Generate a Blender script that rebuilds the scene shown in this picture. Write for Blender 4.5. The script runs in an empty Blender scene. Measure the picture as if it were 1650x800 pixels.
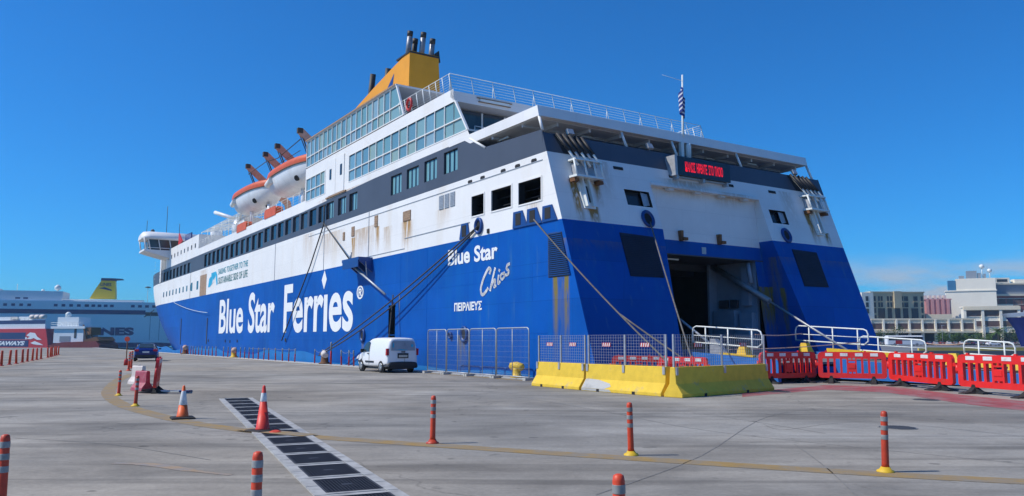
import bpy, bmesh, math, random
from mathutils import Vector, Matrix
random.seed(7)
R = math.radians
scene = bpy.context.scene
COL = scene.collection

# ------------------------------------------------------------------ camera, sky, sun, exposure
EYE = 1.7; FOC = 1272.0; PITCH = math.atan(149 / FOC)
cam_d = bpy.data.cameras.new('camera'); cam = bpy.data.objects.new('camera', cam_d); COL.objects.link(cam)
cam.location = (0, 0, EYE); cam.rotation_euler = (R(90) + PITCH, 0, 0)
cam_d.sensor_width = 36; cam_d.lens = 36 * FOC / 1650; cam_d.clip_start = 0.1; cam_d.clip_end = 20000
scene.camera = cam
SUN_EL = R(47); SUN_DIR = Vector((-1, -0.16, 0)).normalized()
world = bpy.data.worlds.new('World'); scene.world = world; world.use_nodes = True
wn = world.node_tree; wn.nodes.clear()
wo = wn.nodes.new('ShaderNodeOutputWorld'); wb = wn.nodes.new('ShaderNodeBackground'); sky = wn.nodes.new('ShaderNodeTexSky')
sky.sky_type = 'NISHITA'; sky.sun_disc = False; sky.sun_elevation = SUN_EL
sky.sun_rotation = math.atan2(SUN_DIR.x, SUN_DIR.y)
sky.air_density = 1.0; sky.dust_density = 0.25; sky.ozone_density = 4.5
hs = wn.nodes.new('ShaderNodeHueSaturation'); hs.inputs['Saturation'].default_value = 1.05; hs.inputs['Value'].default_value = 1.0
wn.links.new(sky.outputs[0], hs.inputs['Color'])
# a few faint low clouds near the horizon
tc = wn.nodes.new('ShaderNodeTexCoord'); mp = wn.nodes.new('ShaderNodeMapping'); mp.inputs['Scale'].default_value = (6, 6, 22)
nz = wn.nodes.new('ShaderNodeTexNoise'); nz.inputs['Scale'].default_value = 1.6; nz.inputs['Detail'].default_value = 5
rp = wn.nodes.new('ShaderNodeMapRange'); rp.inputs['From Min'].default_value = 0.40; rp.inputs['From Max'].default_value = 0.60
sx = wn.nodes.new('ShaderNodeSeparateXYZ')
band = wn.nodes.new('ShaderNodeMapRange'); band.interpolation_type = 'SMOOTHSTEP'
band.inputs['From Min'].default_value = 0.105; band.inputs['From Max'].default_value = 0.06
side_ = wn.nodes.new('ShaderNodeMapRange'); side_.interpolation_type = 'SMOOTHSTEP'
side_.inputs['From Min'].default_value = 0.15; side_.inputs['From Max'].default_value = 0.42
mu = wn.nodes.new('ShaderNodeMath'); mu.operation = 'MULTIPLY'; mu2 = wn.nodes.new('ShaderNodeMath'); mu2.operation = 'MULTIPLY'
mu3 = wn.nodes.new('ShaderNodeMath'); mu3.operation = 'MULTIPLY'; mu3.inputs[1].default_value = 0.9
mx = wn.nodes.new('ShaderNodeMixRGB'); mx.inputs['Color2'].default_value = (5.6, 6.2, 7.1, 1)
L = wn.links.new
L(tc.outputs['Generated'], mp.inputs[0]); L(mp.outputs[0], nz.inputs['Vector']); L(nz.outputs[0], rp.inputs[0])
L(tc.outputs['Generated'], sx.inputs[0]); L(sx.outputs['Z'], band.inputs[0]); L(sx.outputs['X'], side_.inputs[0])
L(rp.outputs[0], mu.inputs[0]); L(band.outputs[0], mu.inputs[1]); L(mu.outputs[0], mu2.inputs[0]); L(side_.outputs[0], mu2.inputs[1])
L(mu2.outputs[0], mu3.inputs[0]); L(mu3.outputs[0], mx.inputs['Fac'])
tint = wn.nodes.new('ShaderNodeMixRGB'); tint.blend_type = 'MULTIPLY'; tint.inputs[0].default_value = 1.0; tint.inputs[2].default_value = (0.22, 1.02, 1.72, 1)
L(hs.outputs[0], tint.inputs[1]); L(tint.outputs[0], mx.inputs['Color1'])
L(mx.outputs[0], wb.inputs['Color']); wb.inputs['Strength'].default_value = 0.084
L(wb.outputs[0], wo.inputs[0])
sl = bpy.data.lights.new('sun', 'SUN'); so = bpy.data.objects.new('sun', sl); COL.objects.link(so)
sl.energy = 4.3; sl.angle = R(0.53); sl.color = (1.0, 0.95, 0.87)
sd = Vector((SUN_DIR.x * math.cos(SUN_EL), SUN_DIR.y * math.cos(SUN_EL), math.sin(SUN_EL)))
so.rotation_euler = sd.to_track_quat('Z', 'Y').to_euler(); so.location = (-60, -20, 60)
scene.view_settings.view_transform = 'Standard'; scene.view_settings.look = 'None'
scene.view_settings.exposure = 0.0; scene.view_settings.gamma = 1.0
scene.cycles.max_bounces = 6; scene.cycles.transparent_max_bounces = 8
scene.cycles.use_denoising = True

# ------------------------------------------------------------------ measuring
cp, sp = math.cos(PITCH), math.sin(PITCH)
AZ = math.atan(835 / math.hypot(FOC, 149))
UX, UY = -math.sin(AZ), math.cos(AZ)      # towards the bow
VX, VY = math.cos(AZ), math.sin(AZ)       # across the ship
def gp(x, y, z=0.0):
    uc = 400 - y; rx = x - 825; ry = FOC * cp - uc * sp; rz = FOC * sp + uc * cp
    t = (z - EYE) / rz
    return Vector((rx * t, ry * t, z))
def at_depth(x, y, Y):
    uc = 400 - y; rx = x - 825; ry = FOC * cp - uc * sp; rz = FOC * sp + uc * cp
    t = Y / ry
    return Vector((rx * t, Y, EYE + rz * t))
def W(u, v, z=0.0): return Vector((UX * u + VX * v, UY * u + VY * v, z))
U0, V0 = 25.4, 31.05
def F(p): return Vector((p[0] - U0, -(p[1] - V0), p[2]))     # (along, across, up) -> ferry's own frame
A_, B_ = 25.39, 0.3458
def us(z): return A_ + B_ * z

# ------------------------------------------------------------------ materials
M = {}
def nodes_of(m): return m.node_tree.nodes, m.node_tree.links
def mat(name, col, rough=0.55, metal=0.0, var=0.12, scale=1.5, bump=0.0, stretch=(1, 1, 1), spec=0.5, emit=0, bscale=None, var2=0.0, scale2=0.2, ov=0.0, bdist=0.02):
    m = bpy.data.materials.new(name); m.use_nodes = True
    n, l = nodes_of(m); b = n['Principled BSDF']
    b.inputs['Roughness'].default_value = rough; b.inputs['Metallic'].default_value = metal
    b.inputs['Specular IOR Level'].default_value = spec
    t = n.new('ShaderNodeTexCoord'); mp = n.new('ShaderNodeMapping'); mp.inputs['Scale'].default_value = stretch
    l.new(t.outputs['Object'], mp.inputs[0])
    nz = n.new('ShaderNodeTexNoise'); nz.inputs['Scale'].default_value = scale; nz.inputs['Detail'].default_value = 6; nz.inputs['Roughness'].default_value = 0.6
    l.new(mp.outputs[0], nz.inputs['Vector'])
    mr = n.new('ShaderNodeMapRange'); mr.inputs['From Min'].default_value = 0.3; mr.inputs['From Max'].default_value = 0.7
    mr.inputs['To Min'].default_value = 1 - var; mr.inputs['To Max'].default_value = 1 + var
    l.new(nz.outputs[0], mr.inputs[0])
    fac = mr.outputs[0]
    if var2:
        n2 = n.new('ShaderNodeTexNoise'); n2.inputs['Scale'].default_value = scale2; n2.inputs['Detail'].default_value = 4
        l.new(mp.outputs[0], n2.inputs['Vector'])
        m2 = n.new('ShaderNodeMapRange'); m2.inputs['From Min'].default_value = 0.35; m2.inputs['From Max'].default_value = 0.65
        m2.inputs['To Min'].default_value = 1 - var2; m2.inputs['To Max'].default_value = 1 + var2
        l.new(n2.outputs[0], m2.inputs[0]); q = n.new('ShaderNodeMath'); q.operation = 'MULTIPLY'
        l.new(fac, q.inputs[0]); l.new(m2.outputs[0], q.inputs[1]); fac = q.outputs[0]
    if ov:
        oi = n.new('ShaderNodeObjectInfo'); m3 = n.new('ShaderNodeMapRange'); m3.inputs['To Min'].default_value = 1 - ov; m3.inputs['To Max'].default_value = 1 + ov
        l.new(oi.outputs['Random'], m3.inputs[0]); q = n.new('ShaderNodeMath'); q.operation = 'MULTIPLY'; l.new(fac, q.inputs[0]); l.new(m3.outputs[0], q.inputs[1]); fac = q.outputs[0]
    vm = n.new('ShaderNodeVectorMath'); vm.operation = 'SCALE'; vm.inputs[0].default_value = col[:3]
    l.new(fac, vm.inputs['Scale']); l.new(vm.outputs[0], b.inputs['Base Color'])
    if bump:
        bn = n.new('ShaderNodeBump'); bn.inputs['Strength'].default_value = bump; bn.inputs['Distance'].default_value = bdist
        if bscale:
            n3 = n.new('ShaderNodeTexNoise'); n3.inputs['Scale'].default_value = bscale; n3.inputs['Detail'].default_value = 3
            l.new(mp.outputs[0], n3.inputs['Vector']); l.new(n3.outputs[0], bn.inputs['Height'])
        else: l.new(nz.outputs[0], bn.inputs['Height'])
        l.new(bn.outputs[0], b.inputs['Normal'])
    if emit:
        b.inputs['Emission Color'].default_value = (*col[:3], 1); b.inputs['Emission Strength'].default_value = emit
    M[name] = m
    return m

def add_stains(m, stains, col=(0.23, 0.085, 0.02), soft=True):
    """rust runs: list of (axis value, top z, half width, length, strength, axis 'x' or 'y')"""
    n, l = nodes_of(m); b = n['Principled BSDF']
    src = b.inputs['Base Color'].links[0].from_socket
    t = n.new('ShaderNodeTexCoord'); s = n.new('ShaderNodeSeparateXYZ'); l.new(t.outputs['Object'], s.inputs[0])
    mp = n.new('ShaderNodeMapping'); mp.inputs['Scale'].default_value = (5, 5, 0.7); l.new(t.outputs['Object'], mp.inputs[0])
    nz = n.new('ShaderNodeTexNoise'); nz.inputs['Scale'].default_value = 1.3; nz.inputs['Detail'].default_value = 6; l.new(mp.outputs[0], nz.inputs['Vector'])
    nr = n.new('ShaderNodeMapRange'); nr.inputs['From Min'].default_value = 0.30; nr.inputs['From Max'].default_value = 0.52; l.new(nz.outputs[0], nr.inputs[0])
    def math_(op, a, c):
        q = n.new('ShaderNodeMath'); q.operation = op
        for i, k in enumerate((a, c)):
            if isinstance(k, (int, float)): q.inputs[i].default_value = k
            else: l.new(k, q.inputs[i])
        return q.outputs[0]
    tot = None
    for (c, zt, hw, ln, st, ax) in stains:
        d = math_('ABSOLUTE', math_('SUBTRACT', s.outputs['X' if ax == 'x' else 'Y'], c), 0)
        w = n.new('ShaderNodeMapRange'); w.interpolation_type = 'SMOOTHSTEP'
        w.inputs['From Min'].default_value = hw; w.inputs['From Max'].default_value = hw * 0.2; l.new(d, w.inputs[0])
        zz = n.new('ShaderNodeMapRange'); zz.inputs['From Min'].default_value = zt - ln; zz.inputs['From Max'].default_value = zt; l.new(s.outputs['Z'], zz.inputs[0])
        ab = math_('LESS_THAN', s.outputs['Z'], zt)
        k = math_('MULTIPLY', math_('MULTIPLY', w.outputs[0], zz.outputs[0]), math_('MULTIPLY', ab, st * 1.6))
        tot = k if tot is None else math_('MAXIMUM', tot, k)
    f = math_('MULTIPLY', tot, nr.outputs[0])
    mix = n.new('ShaderNodeMixRGB'); l.new(f, mix.inputs[0]); l.new(src, mix.inputs[1]); mix.inputs[2].default_value = (*col, 1)
    l.new(mix.outputs[0], b.inputs['Base Color'])

def add_streaks(m, dark, amount, scale=(1.2, 1.2, 0.08), lo=0.5, hi=0.75, nscale=2.0):
    """vertical weather streaks mixed towards another colour"""
    n, l = nodes_of(m); b = n['Principled BSDF']; src = b.inputs['Base Color'].links[0].from_socket
    t = n.new('ShaderNodeTexCoord'); mp = n.new('ShaderNodeMapping'); mp.inputs['Scale'].default_value = scale; l.new(t.outputs['Object'], mp.inputs[0])
    nz = n.new('ShaderNodeTexNoise'); nz.inputs['Scale'].default_value = nscale; nz.inputs['Detail'].default_value = 5; l.new(mp.outputs[0], nz.inputs['Vector'])
    nr = n.new('ShaderNodeMapRange'); nr.inputs['From Min'].default_value = lo; nr.inputs['From Max'].default_value = hi; nr.inputs['To Max'].default_value = amount; l.new(nz.outputs[0], nr.inputs[0])
    mix = n.new('ShaderNodeMixRGB'); l.new(nr.outputs[0], mix.inputs[0]); l.new(src, mix.inputs[1]); mix.inputs[2].default_value = (*dark, 1)
    l.new(mix.outputs[0], b.inputs['Base Color'])

def add_plates(m, size=(6.0, 1.75), tone=0.05, seam=0.86):
    """welded steel plates: a slightly different tone per plate and a thin seam"""
    n, l = nodes_of(m); b = n['Principled BSDF']; src = b.inputs['Base Color'].links[0].from_socket
    t = n.new('ShaderNodeTexCoord'); s = n.new('ShaderNodeSeparateXYZ'); l.new(t.outputs['Object'], s.inputs[0])
    ad = n.new('ShaderNodeMath'); ad.operation = 'ADD'; l.new(s.outputs['X'], ad.inputs[0]); l.new(s.outputs['Y'], ad.inputs[1]); c = n.new('ShaderNodeCombineXYZ'); l.new(ad.outputs[0], c.inputs[0]); l.new(s.outputs['Z'], c.inputs[1])
    k = n.new('ShaderNodeTexBrick'); l.new(c.outputs[0], k.inputs['Vector']); k.inputs['Scale'].default_value = 1.0; k.inputs['Brick Width'].default_value = size[0]; k.inputs['Row Height'].default_value = size[1]; k.inputs['Mortar Size'].default_value = 0.022; k.inputs['Mortar Smooth'].default_value = 0.3
    k.inputs['Color1'].default_value = (1 - tone,) * 3 + (1,); k.inputs['Color2'].default_value = (1 + tone,) * 3 + (1,); k.inputs['Mortar'].default_value = (seam,) * 3 + (1,)
    mix = n.new('ShaderNodeMixRGB'); mix.blend_type = 'MULTIPLY'; mix.inputs[0].default_value = 1; l.new(src, mix.inputs[1]); l.new(k.outputs['Color'], mix.inputs[2]); l.new(mix.outputs[0], b.inputs['Base Color'])

def mat_islands(name, cols, rough=0.1, metal=0.0):
    """one of several tints per pane (per mesh island)"""
    m = bpy.data.materials.new(name); m.use_nodes = True; n, l = nodes_of(m); b = n['Principled BSDF']
    g = n.new('ShaderNodeNewGeometry'); cr = n.new('ShaderNodeValToRGB'); cr.color_ramp.interpolation = 'CONSTANT'
    e = cr.color_ramp.elements
    while len(e) < len(cols): e.new(0.5)
    for i, c in enumerate(cols): e[i].position = i / len(cols); e[i].color = (*c, 1)
    l.new(g.outputs['Random Per Island'], cr.inputs[0]); l.new(cr.outputs[0], b.inputs['Base Color'])
    b.inputs['Roughness'].default_value = rough; b.inputs['Metallic'].default_value = metal
    M[name] = m; return m

mat('blue_paint', (0.0008, 0.082, 0.37), 0.5, var=0.10, scale=0.35, var2=0.06, scale2=0.06, bump=0.25, bscale=0.5, spec=0.12)
add_streaks(M['blue_paint'], (0.004, 0.13, 0.40), 0.3, lo=0.52, hi=0.8)
mat('blue_trim', (0.002, 0.05, 0.22), 0.45, var=0.08)
mat('waterline_blue', (0.015, 0.17, 0.47), 0.5, var=0.1, scale=0.4, spec=0.25)
mat('white_paint', (0.80, 0.79, 0.76), 0.5, var=0.035, scale=0.5, var2=0.03, scale2=0.1, bump=0.15, bscale=0.6, spec=0.3)
mat('white_side', (0.80, 0.79, 0.76), 0.5, var=0.035, scale=0.5, var2=0.03, scale2=0.1, bump=0.2, bscale=0.5, spec=0.3)
mat('white_stern', (0.78, 0.77, 0.75), 0.5, var=0.04, scale=0.6, var2=0.05, scale2=0.2, bump=0.2, bscale=0.6, spec=0.3)
mat('grey_band', (0.07, 0.085, 0.115), 0.5, var=0.08, scale=0.4, bump=0.15, bscale=0.7, spec=0.3)
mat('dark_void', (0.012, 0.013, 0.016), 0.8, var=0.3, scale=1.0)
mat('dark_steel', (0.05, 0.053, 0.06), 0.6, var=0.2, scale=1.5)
mat('soffit_white', (0.62, 0.63, 0.64), 0.6, var=0.15, scale=0.8, stretch=(1, 0.2, 1))
mat('ceiling_grey', (0.36, 0.38, 0.41), 0.6, var=0.15, scale=0.8, stretch=(1, 0.2, 1))
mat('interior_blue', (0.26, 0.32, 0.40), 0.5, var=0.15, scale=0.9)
mat('dark_glass', (0.022, 0.028, 0.034), 0.08, var=0.4, scale=0.8, ov=.7)
mat('cabin_glass', (0.035, 0.06, 0.075), 0.1, var=0.4, scale=0.9)
mat('curtain', (0.16, 0.34, 0.37), 0.3, var=0.25, scale=5, stretch=(6, 1, 0.2))
mat_islands('teal_glazing', [(.16, .32, .34), (.22, .37, .37), (.17, .33, .40), (.27, .38, .33), (.13, .27, .33), (.24, .37, .42)], 0.12)
mat('steel', (0.42, 0.43, 0.44), 0.45, metal=0.3, var=0.15, scale=6)
mat('galvanised', (0.40, 0.42, 0.44), 0.5, metal=0.4, var=0.15, scale=8)
mat('yellow_funnel', (0.78, 0.33, 0.014), 0.5, var=0.06, scale=0.8, spec=0.3)
mat('black_soot', (0.02, 0.02, 0.022), 0.6, var=0.3, scale=2)
mat('pipe_grey', (0.25, 0.26, 0.28), 0.45, metal=0.4, var=0.3, scale=2)
mat('orange_cover', (0.62, 0.10, 0.025), 0.55, var=0.12, scale=2)
mat('boat_white', (0.74, 0.76, 0.77), 0.4, var=0.08, scale=1.5, var2=0.06, scale2=0.4)
mat('davit_brown', (0.52, 0.33, 0.25), 0.6, var=0.2, scale=3)
mat('rope_dark', (0.06, 0.055, 0.05), 0.9, var=0.3, scale=8)
mat('rope_tan', (0.15, 0.135, 0.115), 0.9, var=0.3, scale=8)
mat('rust', (0.17, 0.075, 0.03), 0.85, var=0.4, scale=5)
mat('rusty_vent', (0.33, 0.22, 0.14), 0.8, var=0.35, scale=6)
mat('letter_white', (0.82, 0.82, 0.80), 0.5, var=0.03)
mat('slogan_teal', (0.05, 0.30, 0.36), 0.5, var=0.1)
mat('slogan_green', (0.09, 0.22, 0.20), 0.5, var=0.1)
mat('logo_cyan', (0.02, 0.38, 0.60), 0.5, var=0.2, scale=0.8)
mat('led_red', (1.0, 0.012, 0.03), 0.5, var=0.0, emit=0.9)
mat('sign_black', (0.012, 0.018, 0.035), 0.4, var=0.1)
mat('lamp_white', (0.75, 0.78, 0.74), 0.4, var=0.02)
mat('red_paint', (0.50, 0.02, 0.018), 0.45, var=0.12, scale=3)
mat('red_plastic', (0.68, 0.022, 0.020), 0.42, var=0.12, scale=4, ov=.14)
mat('pink_plastic', (0.40, 0.065, 0.10), 0.55, var=0.15, scale=3)
mat('chalk_plastic', (0.62, 0.55, 0.50), 0.6, var=0.12, scale=3)
mat('rubber_black', (0.02, 0.02, 0.02), 0.8, var=0.3, scale=6)
mat('post_orange', (0.58, 0.055, 0.016), 0.5, var=0.15, scale=9, ov=.18)
mat('reflector', (0.27, 0.275, 0.265), 0.45, var=0.22, scale=12, ov=.2)
mat('reflector_white', (0.72, 0.72, 0.70), 0.45, var=0.1, scale=8)
mat('cone_orange', (0.85, 0.13, 0.02), 0.5, var=0.12, scale=6)
mat('cone_red', (0.75, 0.045, 0.025), 0.5, var=0.12, scale=6)
mat('yellow_paint', (0.70, 0.44, 0.02), 0.6, var=0.15, scale=4)
mat('van_white', (0.80, 0.80, 0.80), 0.22, var=0.01)
mat('car_blue', (0.008, 0.02, 0.15), 0.2, var=0.02)
mat('car_trim', (0.018, 0.019, 0.022), 0.55, var=0.1)
mat('tyre', (0.016, 0.016, 0.017), 0.85, var=0.2, scale=8)
mat('alloy', (0.45, 0.46, 0.47), 0.35, metal=0.6, var=0.1)
mat('tail_red', (0.42, 0.012, 0.015), 0.2, var=0.1)
mat('window_glass', (0.03, 0.045, 0.055), 0.06, var=0.2, scale=2)
mat('window_film', (0.30, 0.34, 0.38), 0.25, var=0.12, scale=2)
mat('plate', (0.55, 0.5, 0.4), 0.5, var=0.1, scale=20)
mat('ramp_blue', (0.015, 0.14, 0.46), 0.55, var=0.2, scale=1.5)
mat('ramp_deck', (0.16, 0.17, 0.18), 0.8, var=0.25, scale=1.2)

# yellow concrete barrier: paint worn back to concrete near the foot
def worn(name, col, under, lo, hi, scale=2.0, rough=0.75, stretch=(1, 1, 1), bump=0.3):
    m = mat(name, col, rough, var=0.10, scale=3, bump=bump, bscale=25, spec=0.25)
    n, l = nodes_of(m); b = n['Principled BSDF']; src = b.inputs['Base Color'].links[0].from_socket
    t = n.new('ShaderNodeTexCoord'); mp = n.new('ShaderNodeMapping'); mp.inputs['Scale'].default_value = stretch; l.new(t.outputs['Object'], mp.inputs[0])
    nz = n.new('ShaderNodeTexNoise'); nz.inputs['Scale'].default_value = scale; nz.inputs['Detail'].default_value = 8; nz.inputs['Roughness'].default_value = 0.65; l.new(mp.outputs[0], nz.inputs['Vector'])
    nr = n.new('ShaderNodeMapRange'); nr.inputs['From Min'].default_value = lo; nr.inputs['From Max'].default_value = hi; l.new(nz.outputs[0], nr.inputs[0])
    mix = n.new('ShaderNodeMixRGB'); l.new(nr.outputs[0], mix.inputs[0]); l.new(src, mix.inputs[1]); mix.inputs[2].default_value = (*under, 1)
    l.new(mix.outputs[0], b.inputs['Base Color']); return m
def scuff(m, under, lo, hi, scale, stretch=(1, 1, 1), amt=.7):
    n, l = nodes_of(m); b = n['Principled BSDF']; src = b.inputs['Base Color'].links[0].from_socket
    t = n.new('ShaderNodeTexCoord'); oi = n.new('ShaderNodeObjectInfo'); ad = n.new('ShaderNodeVectorMath'); ad.operation = 'ADD'
    sc_ = n.new('ShaderNodeVectorMath'); sc_.operation = 'SCALE'; sc_.inputs[0].default_value = (37, 19, 53); l.new(oi.outputs['Random'], sc_.inputs['Scale'])
    mp = n.new('ShaderNodeMapping'); mp.inputs['Scale'].default_value = stretch; l.new(t.outputs['Object'], mp.inputs[0]); l.new(mp.outputs[0], ad.inputs[0]); l.new(sc_.outputs[0], ad.inputs[1])
    nz = n.new('ShaderNodeTexNoise'); nz.inputs['Scale'].default_value = scale; nz.inputs['Detail'].default_value = 8; nz.inputs['Roughness'].default_value = .7; l.new(ad.outputs[0], nz.inputs['Vector'])
    nr = n.new('ShaderNodeMapRange'); nr.inputs['From Min'].default_value = lo; nr.inputs['From Max'].default_value = hi; nr.inputs['To Max'].default_value = amt; l.new(nz.outputs[0], nr.inputs[0])
    mix = n.new('ShaderNodeMixRGB'); l.new(nr.outputs[0], mix.inputs[0]); l.new(src, mix.inputs[1]); mix.inputs[2].default_value = (*under, 1); l.new(mix.outputs[0], b.inputs['Base Color'])
scuff(M['red_plastic'], (.34, .08, .06), .55, .72, 3.0, (1, 1, 2.5)); scuff(M['post_orange'], (.10, .05, .035), .56, .72, 7.0, (1, 1, .6))
scuff(M['reflector'], (.08, .08, .075), .55, .7, 8.0); scuff(M['cone_orange'], (.30, .12, .06), .56, .72, 6.0); scuff(M['cone_red'], (.25, .06, .04), .56, .72, 6.0); scuff(M['reflector_white'], (.40, .38, .35), .52, .7, 7.0)
scuff(M['red_paint'], (.25, .12, .10), .55, .7, 9.0); scuff(M['pink_plastic'], (.45, .25, .24), .5, .7, 4.0)
worn('yellow_concrete', (0.74, 0.50, 0.055), (0.36, 0.31, 0.22), 0.60, 0.72, 1.6)
worn('yellow_line', (0.33, 0.215, 0.075), (0.25, 0.215, 0.165), 0.38, 0.62, 2.2)
worn('yellow_line_faint', (0.36, 0.25, 0.15), (0.27, 0.245, 0.22), 0.40, 0.60, 2.6)
worn('red_ground', (0.34, 0.085, 0.085), (0.29, 0.20, 0.19), 0.45, 0.66, 1.4)
worn('pale_concrete', (0.46, 0.455, 0.43), (0.30, 0.29, 0.27), 0.50, 0.75, 3.0)
worn('drain_frame', (0.43, 0.425, 0.405), (0.29, 0.28, 0.265), 0.42, 0.66, 4.0)
mat('grate_iron', (0.035, 0.036, 0.045), 0.7, metal=0.2, var=0.3, scale=10)
mat('grate_void', (0.012, 0.012, 0.018), 0.9, var=0.2)
mat('joint', (0.20, 0.19, 0.175), 0.9, var=0.3, scale=4)

def asphalt():
    m = bpy.data.materials.new('quay_concrete'); m.use_nodes = True; n, l = nodes_of(m); b = n['Principled BSDF']
    b.inputs['Roughness'].default_value = 0.85; b.inputs['Specular IOR Level'].default_value = 0.25
    t = n.new('ShaderNodeTexCoord')
    def noise(scale, stretch=(1, 1, 1), det=6, rot=0, rough=0.6, dist=0):
        mp = n.new('ShaderNodeMapping'); mp.inputs['Scale'].default_value = stretch; mp.inputs['Rotation'].default_value = (0, 0, rot); l.new(t.outputs['Object'], mp.inputs[0])
        q = n.new('ShaderNodeTexNoise'); q.inputs['Scale'].default_value = scale; q.inputs['Detail'].default_value = det; q.inputs['Roughness'].default_value = rough; q.inputs['Distortion'].default_value = dist
        l.new(mp.outputs[0], q.inputs['Vector']); return q.outputs[0]
    def rng(s, a, c, o1, o2):
        q = n.new('ShaderNodeMapRange'); q.inputs['From Min'].default_value = a; q.inputs['From Max'].default_value = c
        q.inputs['To Min'].default_value = o1; q.inputs['To Max'].default_value = o2; l.new(s, q.inputs[0]); return q.outputs[0]
    def mul(a, c):
        q = n.new('ShaderNodeMath'); q.operation = 'MULTIPLY'; l.new(a, q.inputs[0]); l.new(c, q.inputs[1]); return q.outputs[0]
    big = rng(noise(0.22, (0.7, 1, 1), 6, R(-12), dist=0.8), 0.36, 0.66, 0.70, 1.18)
    mid = rng(noise(0.9, (0.6, 1, 1), 7, R(18), 0.68, 0.5), 0.34, 0.68, 0.78, 1.14)
    tyre = rng(noise(0.9, (0.06, 1.3, 1), 5, R(-20), 0.6, 0.4), 0.56, 0.64, 1.0, 0.74)
    tyre2 = rng(noise(0.8, (0.05, 1.1, 1), 4, R(28), 0.55, 0.5), 0.58, 0.65, 1.0, 0.80)
    spots = rng(noise(2.6, (1, 1, 1), 4), 0.64, 0.72, 1.0, 0.66)
    fine = rng(noise(14, det=6, rough=0.7), 0.3, 0.7, 0.86, 1.12)
    grit = rng(noise(110, det=3), 0.35, 0.65, 0.86, 1.12)
    vo = n.new('ShaderNodeTexVoronoi'); vo.feature = 'DISTANCE_TO_EDGE'; vo.inputs['Scale'].default_value = 0.09
    wp = n.new('ShaderNodeMixRGB'); wp.blend_type = 'ADD'; wp.inputs[0].default_value = 1.0; l.new(t.outputs['Object'], wp.inputs[1])
    wn_ = n.new('ShaderNodeTexNoise'); wn_.inputs['Scale'].default_value = 0.9; wn_.inputs['Detail'].default_value = 5; l.new(t.outputs['Object'], wn_.inputs['Vector'])
    ws = n.new('ShaderNodeVectorMath'); ws.operation = 'SCALE'; ws.inputs['Scale'].default_value = 1.6; l.new(wn_.outputs['Color'], ws.inputs[0]); l.new(ws.outputs[0], wp.inputs[2]); l.new(wp.outputs[0], vo.inputs['Vector'])
    crack = rng(vo.outputs['Distance'], 0.0, 0.004, 0.72, 1.0)
    drops = rng(noise(1.1, (1, 1, 1), 2), 0.70, 0.715, 1.0, 0.62)
    f = mul(mul(mul(mul(big, mid), mul(tyre, tyre2)), mul(spots, mul(fine, grit))), mul(crack, drops))
    warm = n.new('ShaderNodeMixRGB'); warm.inputs[1].default_value = (0.30, 0.283, 0.25, 1); warm.inputs[2].default_value = (0.35, 0.312, 0.255, 1)
    l.new(rng(noise(0.11, (0.6, 1, 1), 4, R(40)), 0.42, 0.62, 0, 1), warm.inputs[0])
    vm = n.new('ShaderNodeVectorMath'); vm.operation = 'SCALE'; l.new(warm.outputs[0], vm.inputs[0]); l.new(f, vm.inputs['Scale']); l.new(vm.outputs[0], b.inputs['Base Color'])
    bp = n.new('ShaderNodeBump'); bp.inputs['Strength'].default_value = 0.35; bp.inputs['Distance'].default_value = 0.01
    l.new(noise(40, det=5), bp.inputs['Height']); l.new(bp.outputs[0], b.inputs['Normal'])
    M['quay_concrete'] = m
asphalt()
def water_mat():
    m = bpy.data.materials.new('sea_water'); m.use_nodes = True; n, l = nodes_of(m); b = n['Principled BSDF']
    b.inputs['Base Color'].default_value = (0.012, 0.075, 0.10, 1); b.inputs['Roughness'].default_value = 0.12
    t = n.new('ShaderNodeTexCoord'); mp = n.new('ShaderNodeMapping'); mp.inputs['Scale'].default_value = (0.5, 1, 1); l.new(t.outputs['Object'], mp.inputs[0])
    q = n.new('ShaderNodeTexNoise'); q.inputs['Scale'].default_value = 0.8; q.inputs['Detail'].default_value = 5; l.new(mp.outputs[0], q.inputs['Vector'])
    bp = n.new('ShaderNodeBump'); bp.inputs['Strength'].default_value = 0.5; bp.inputs['Distance'].default_value = 0.3; l.new(q.outputs[0], bp.inputs['Height']); l.new(bp.outputs[0], b.inputs['Normal'])
    M['sea_water'] = m
water_mat()

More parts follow.
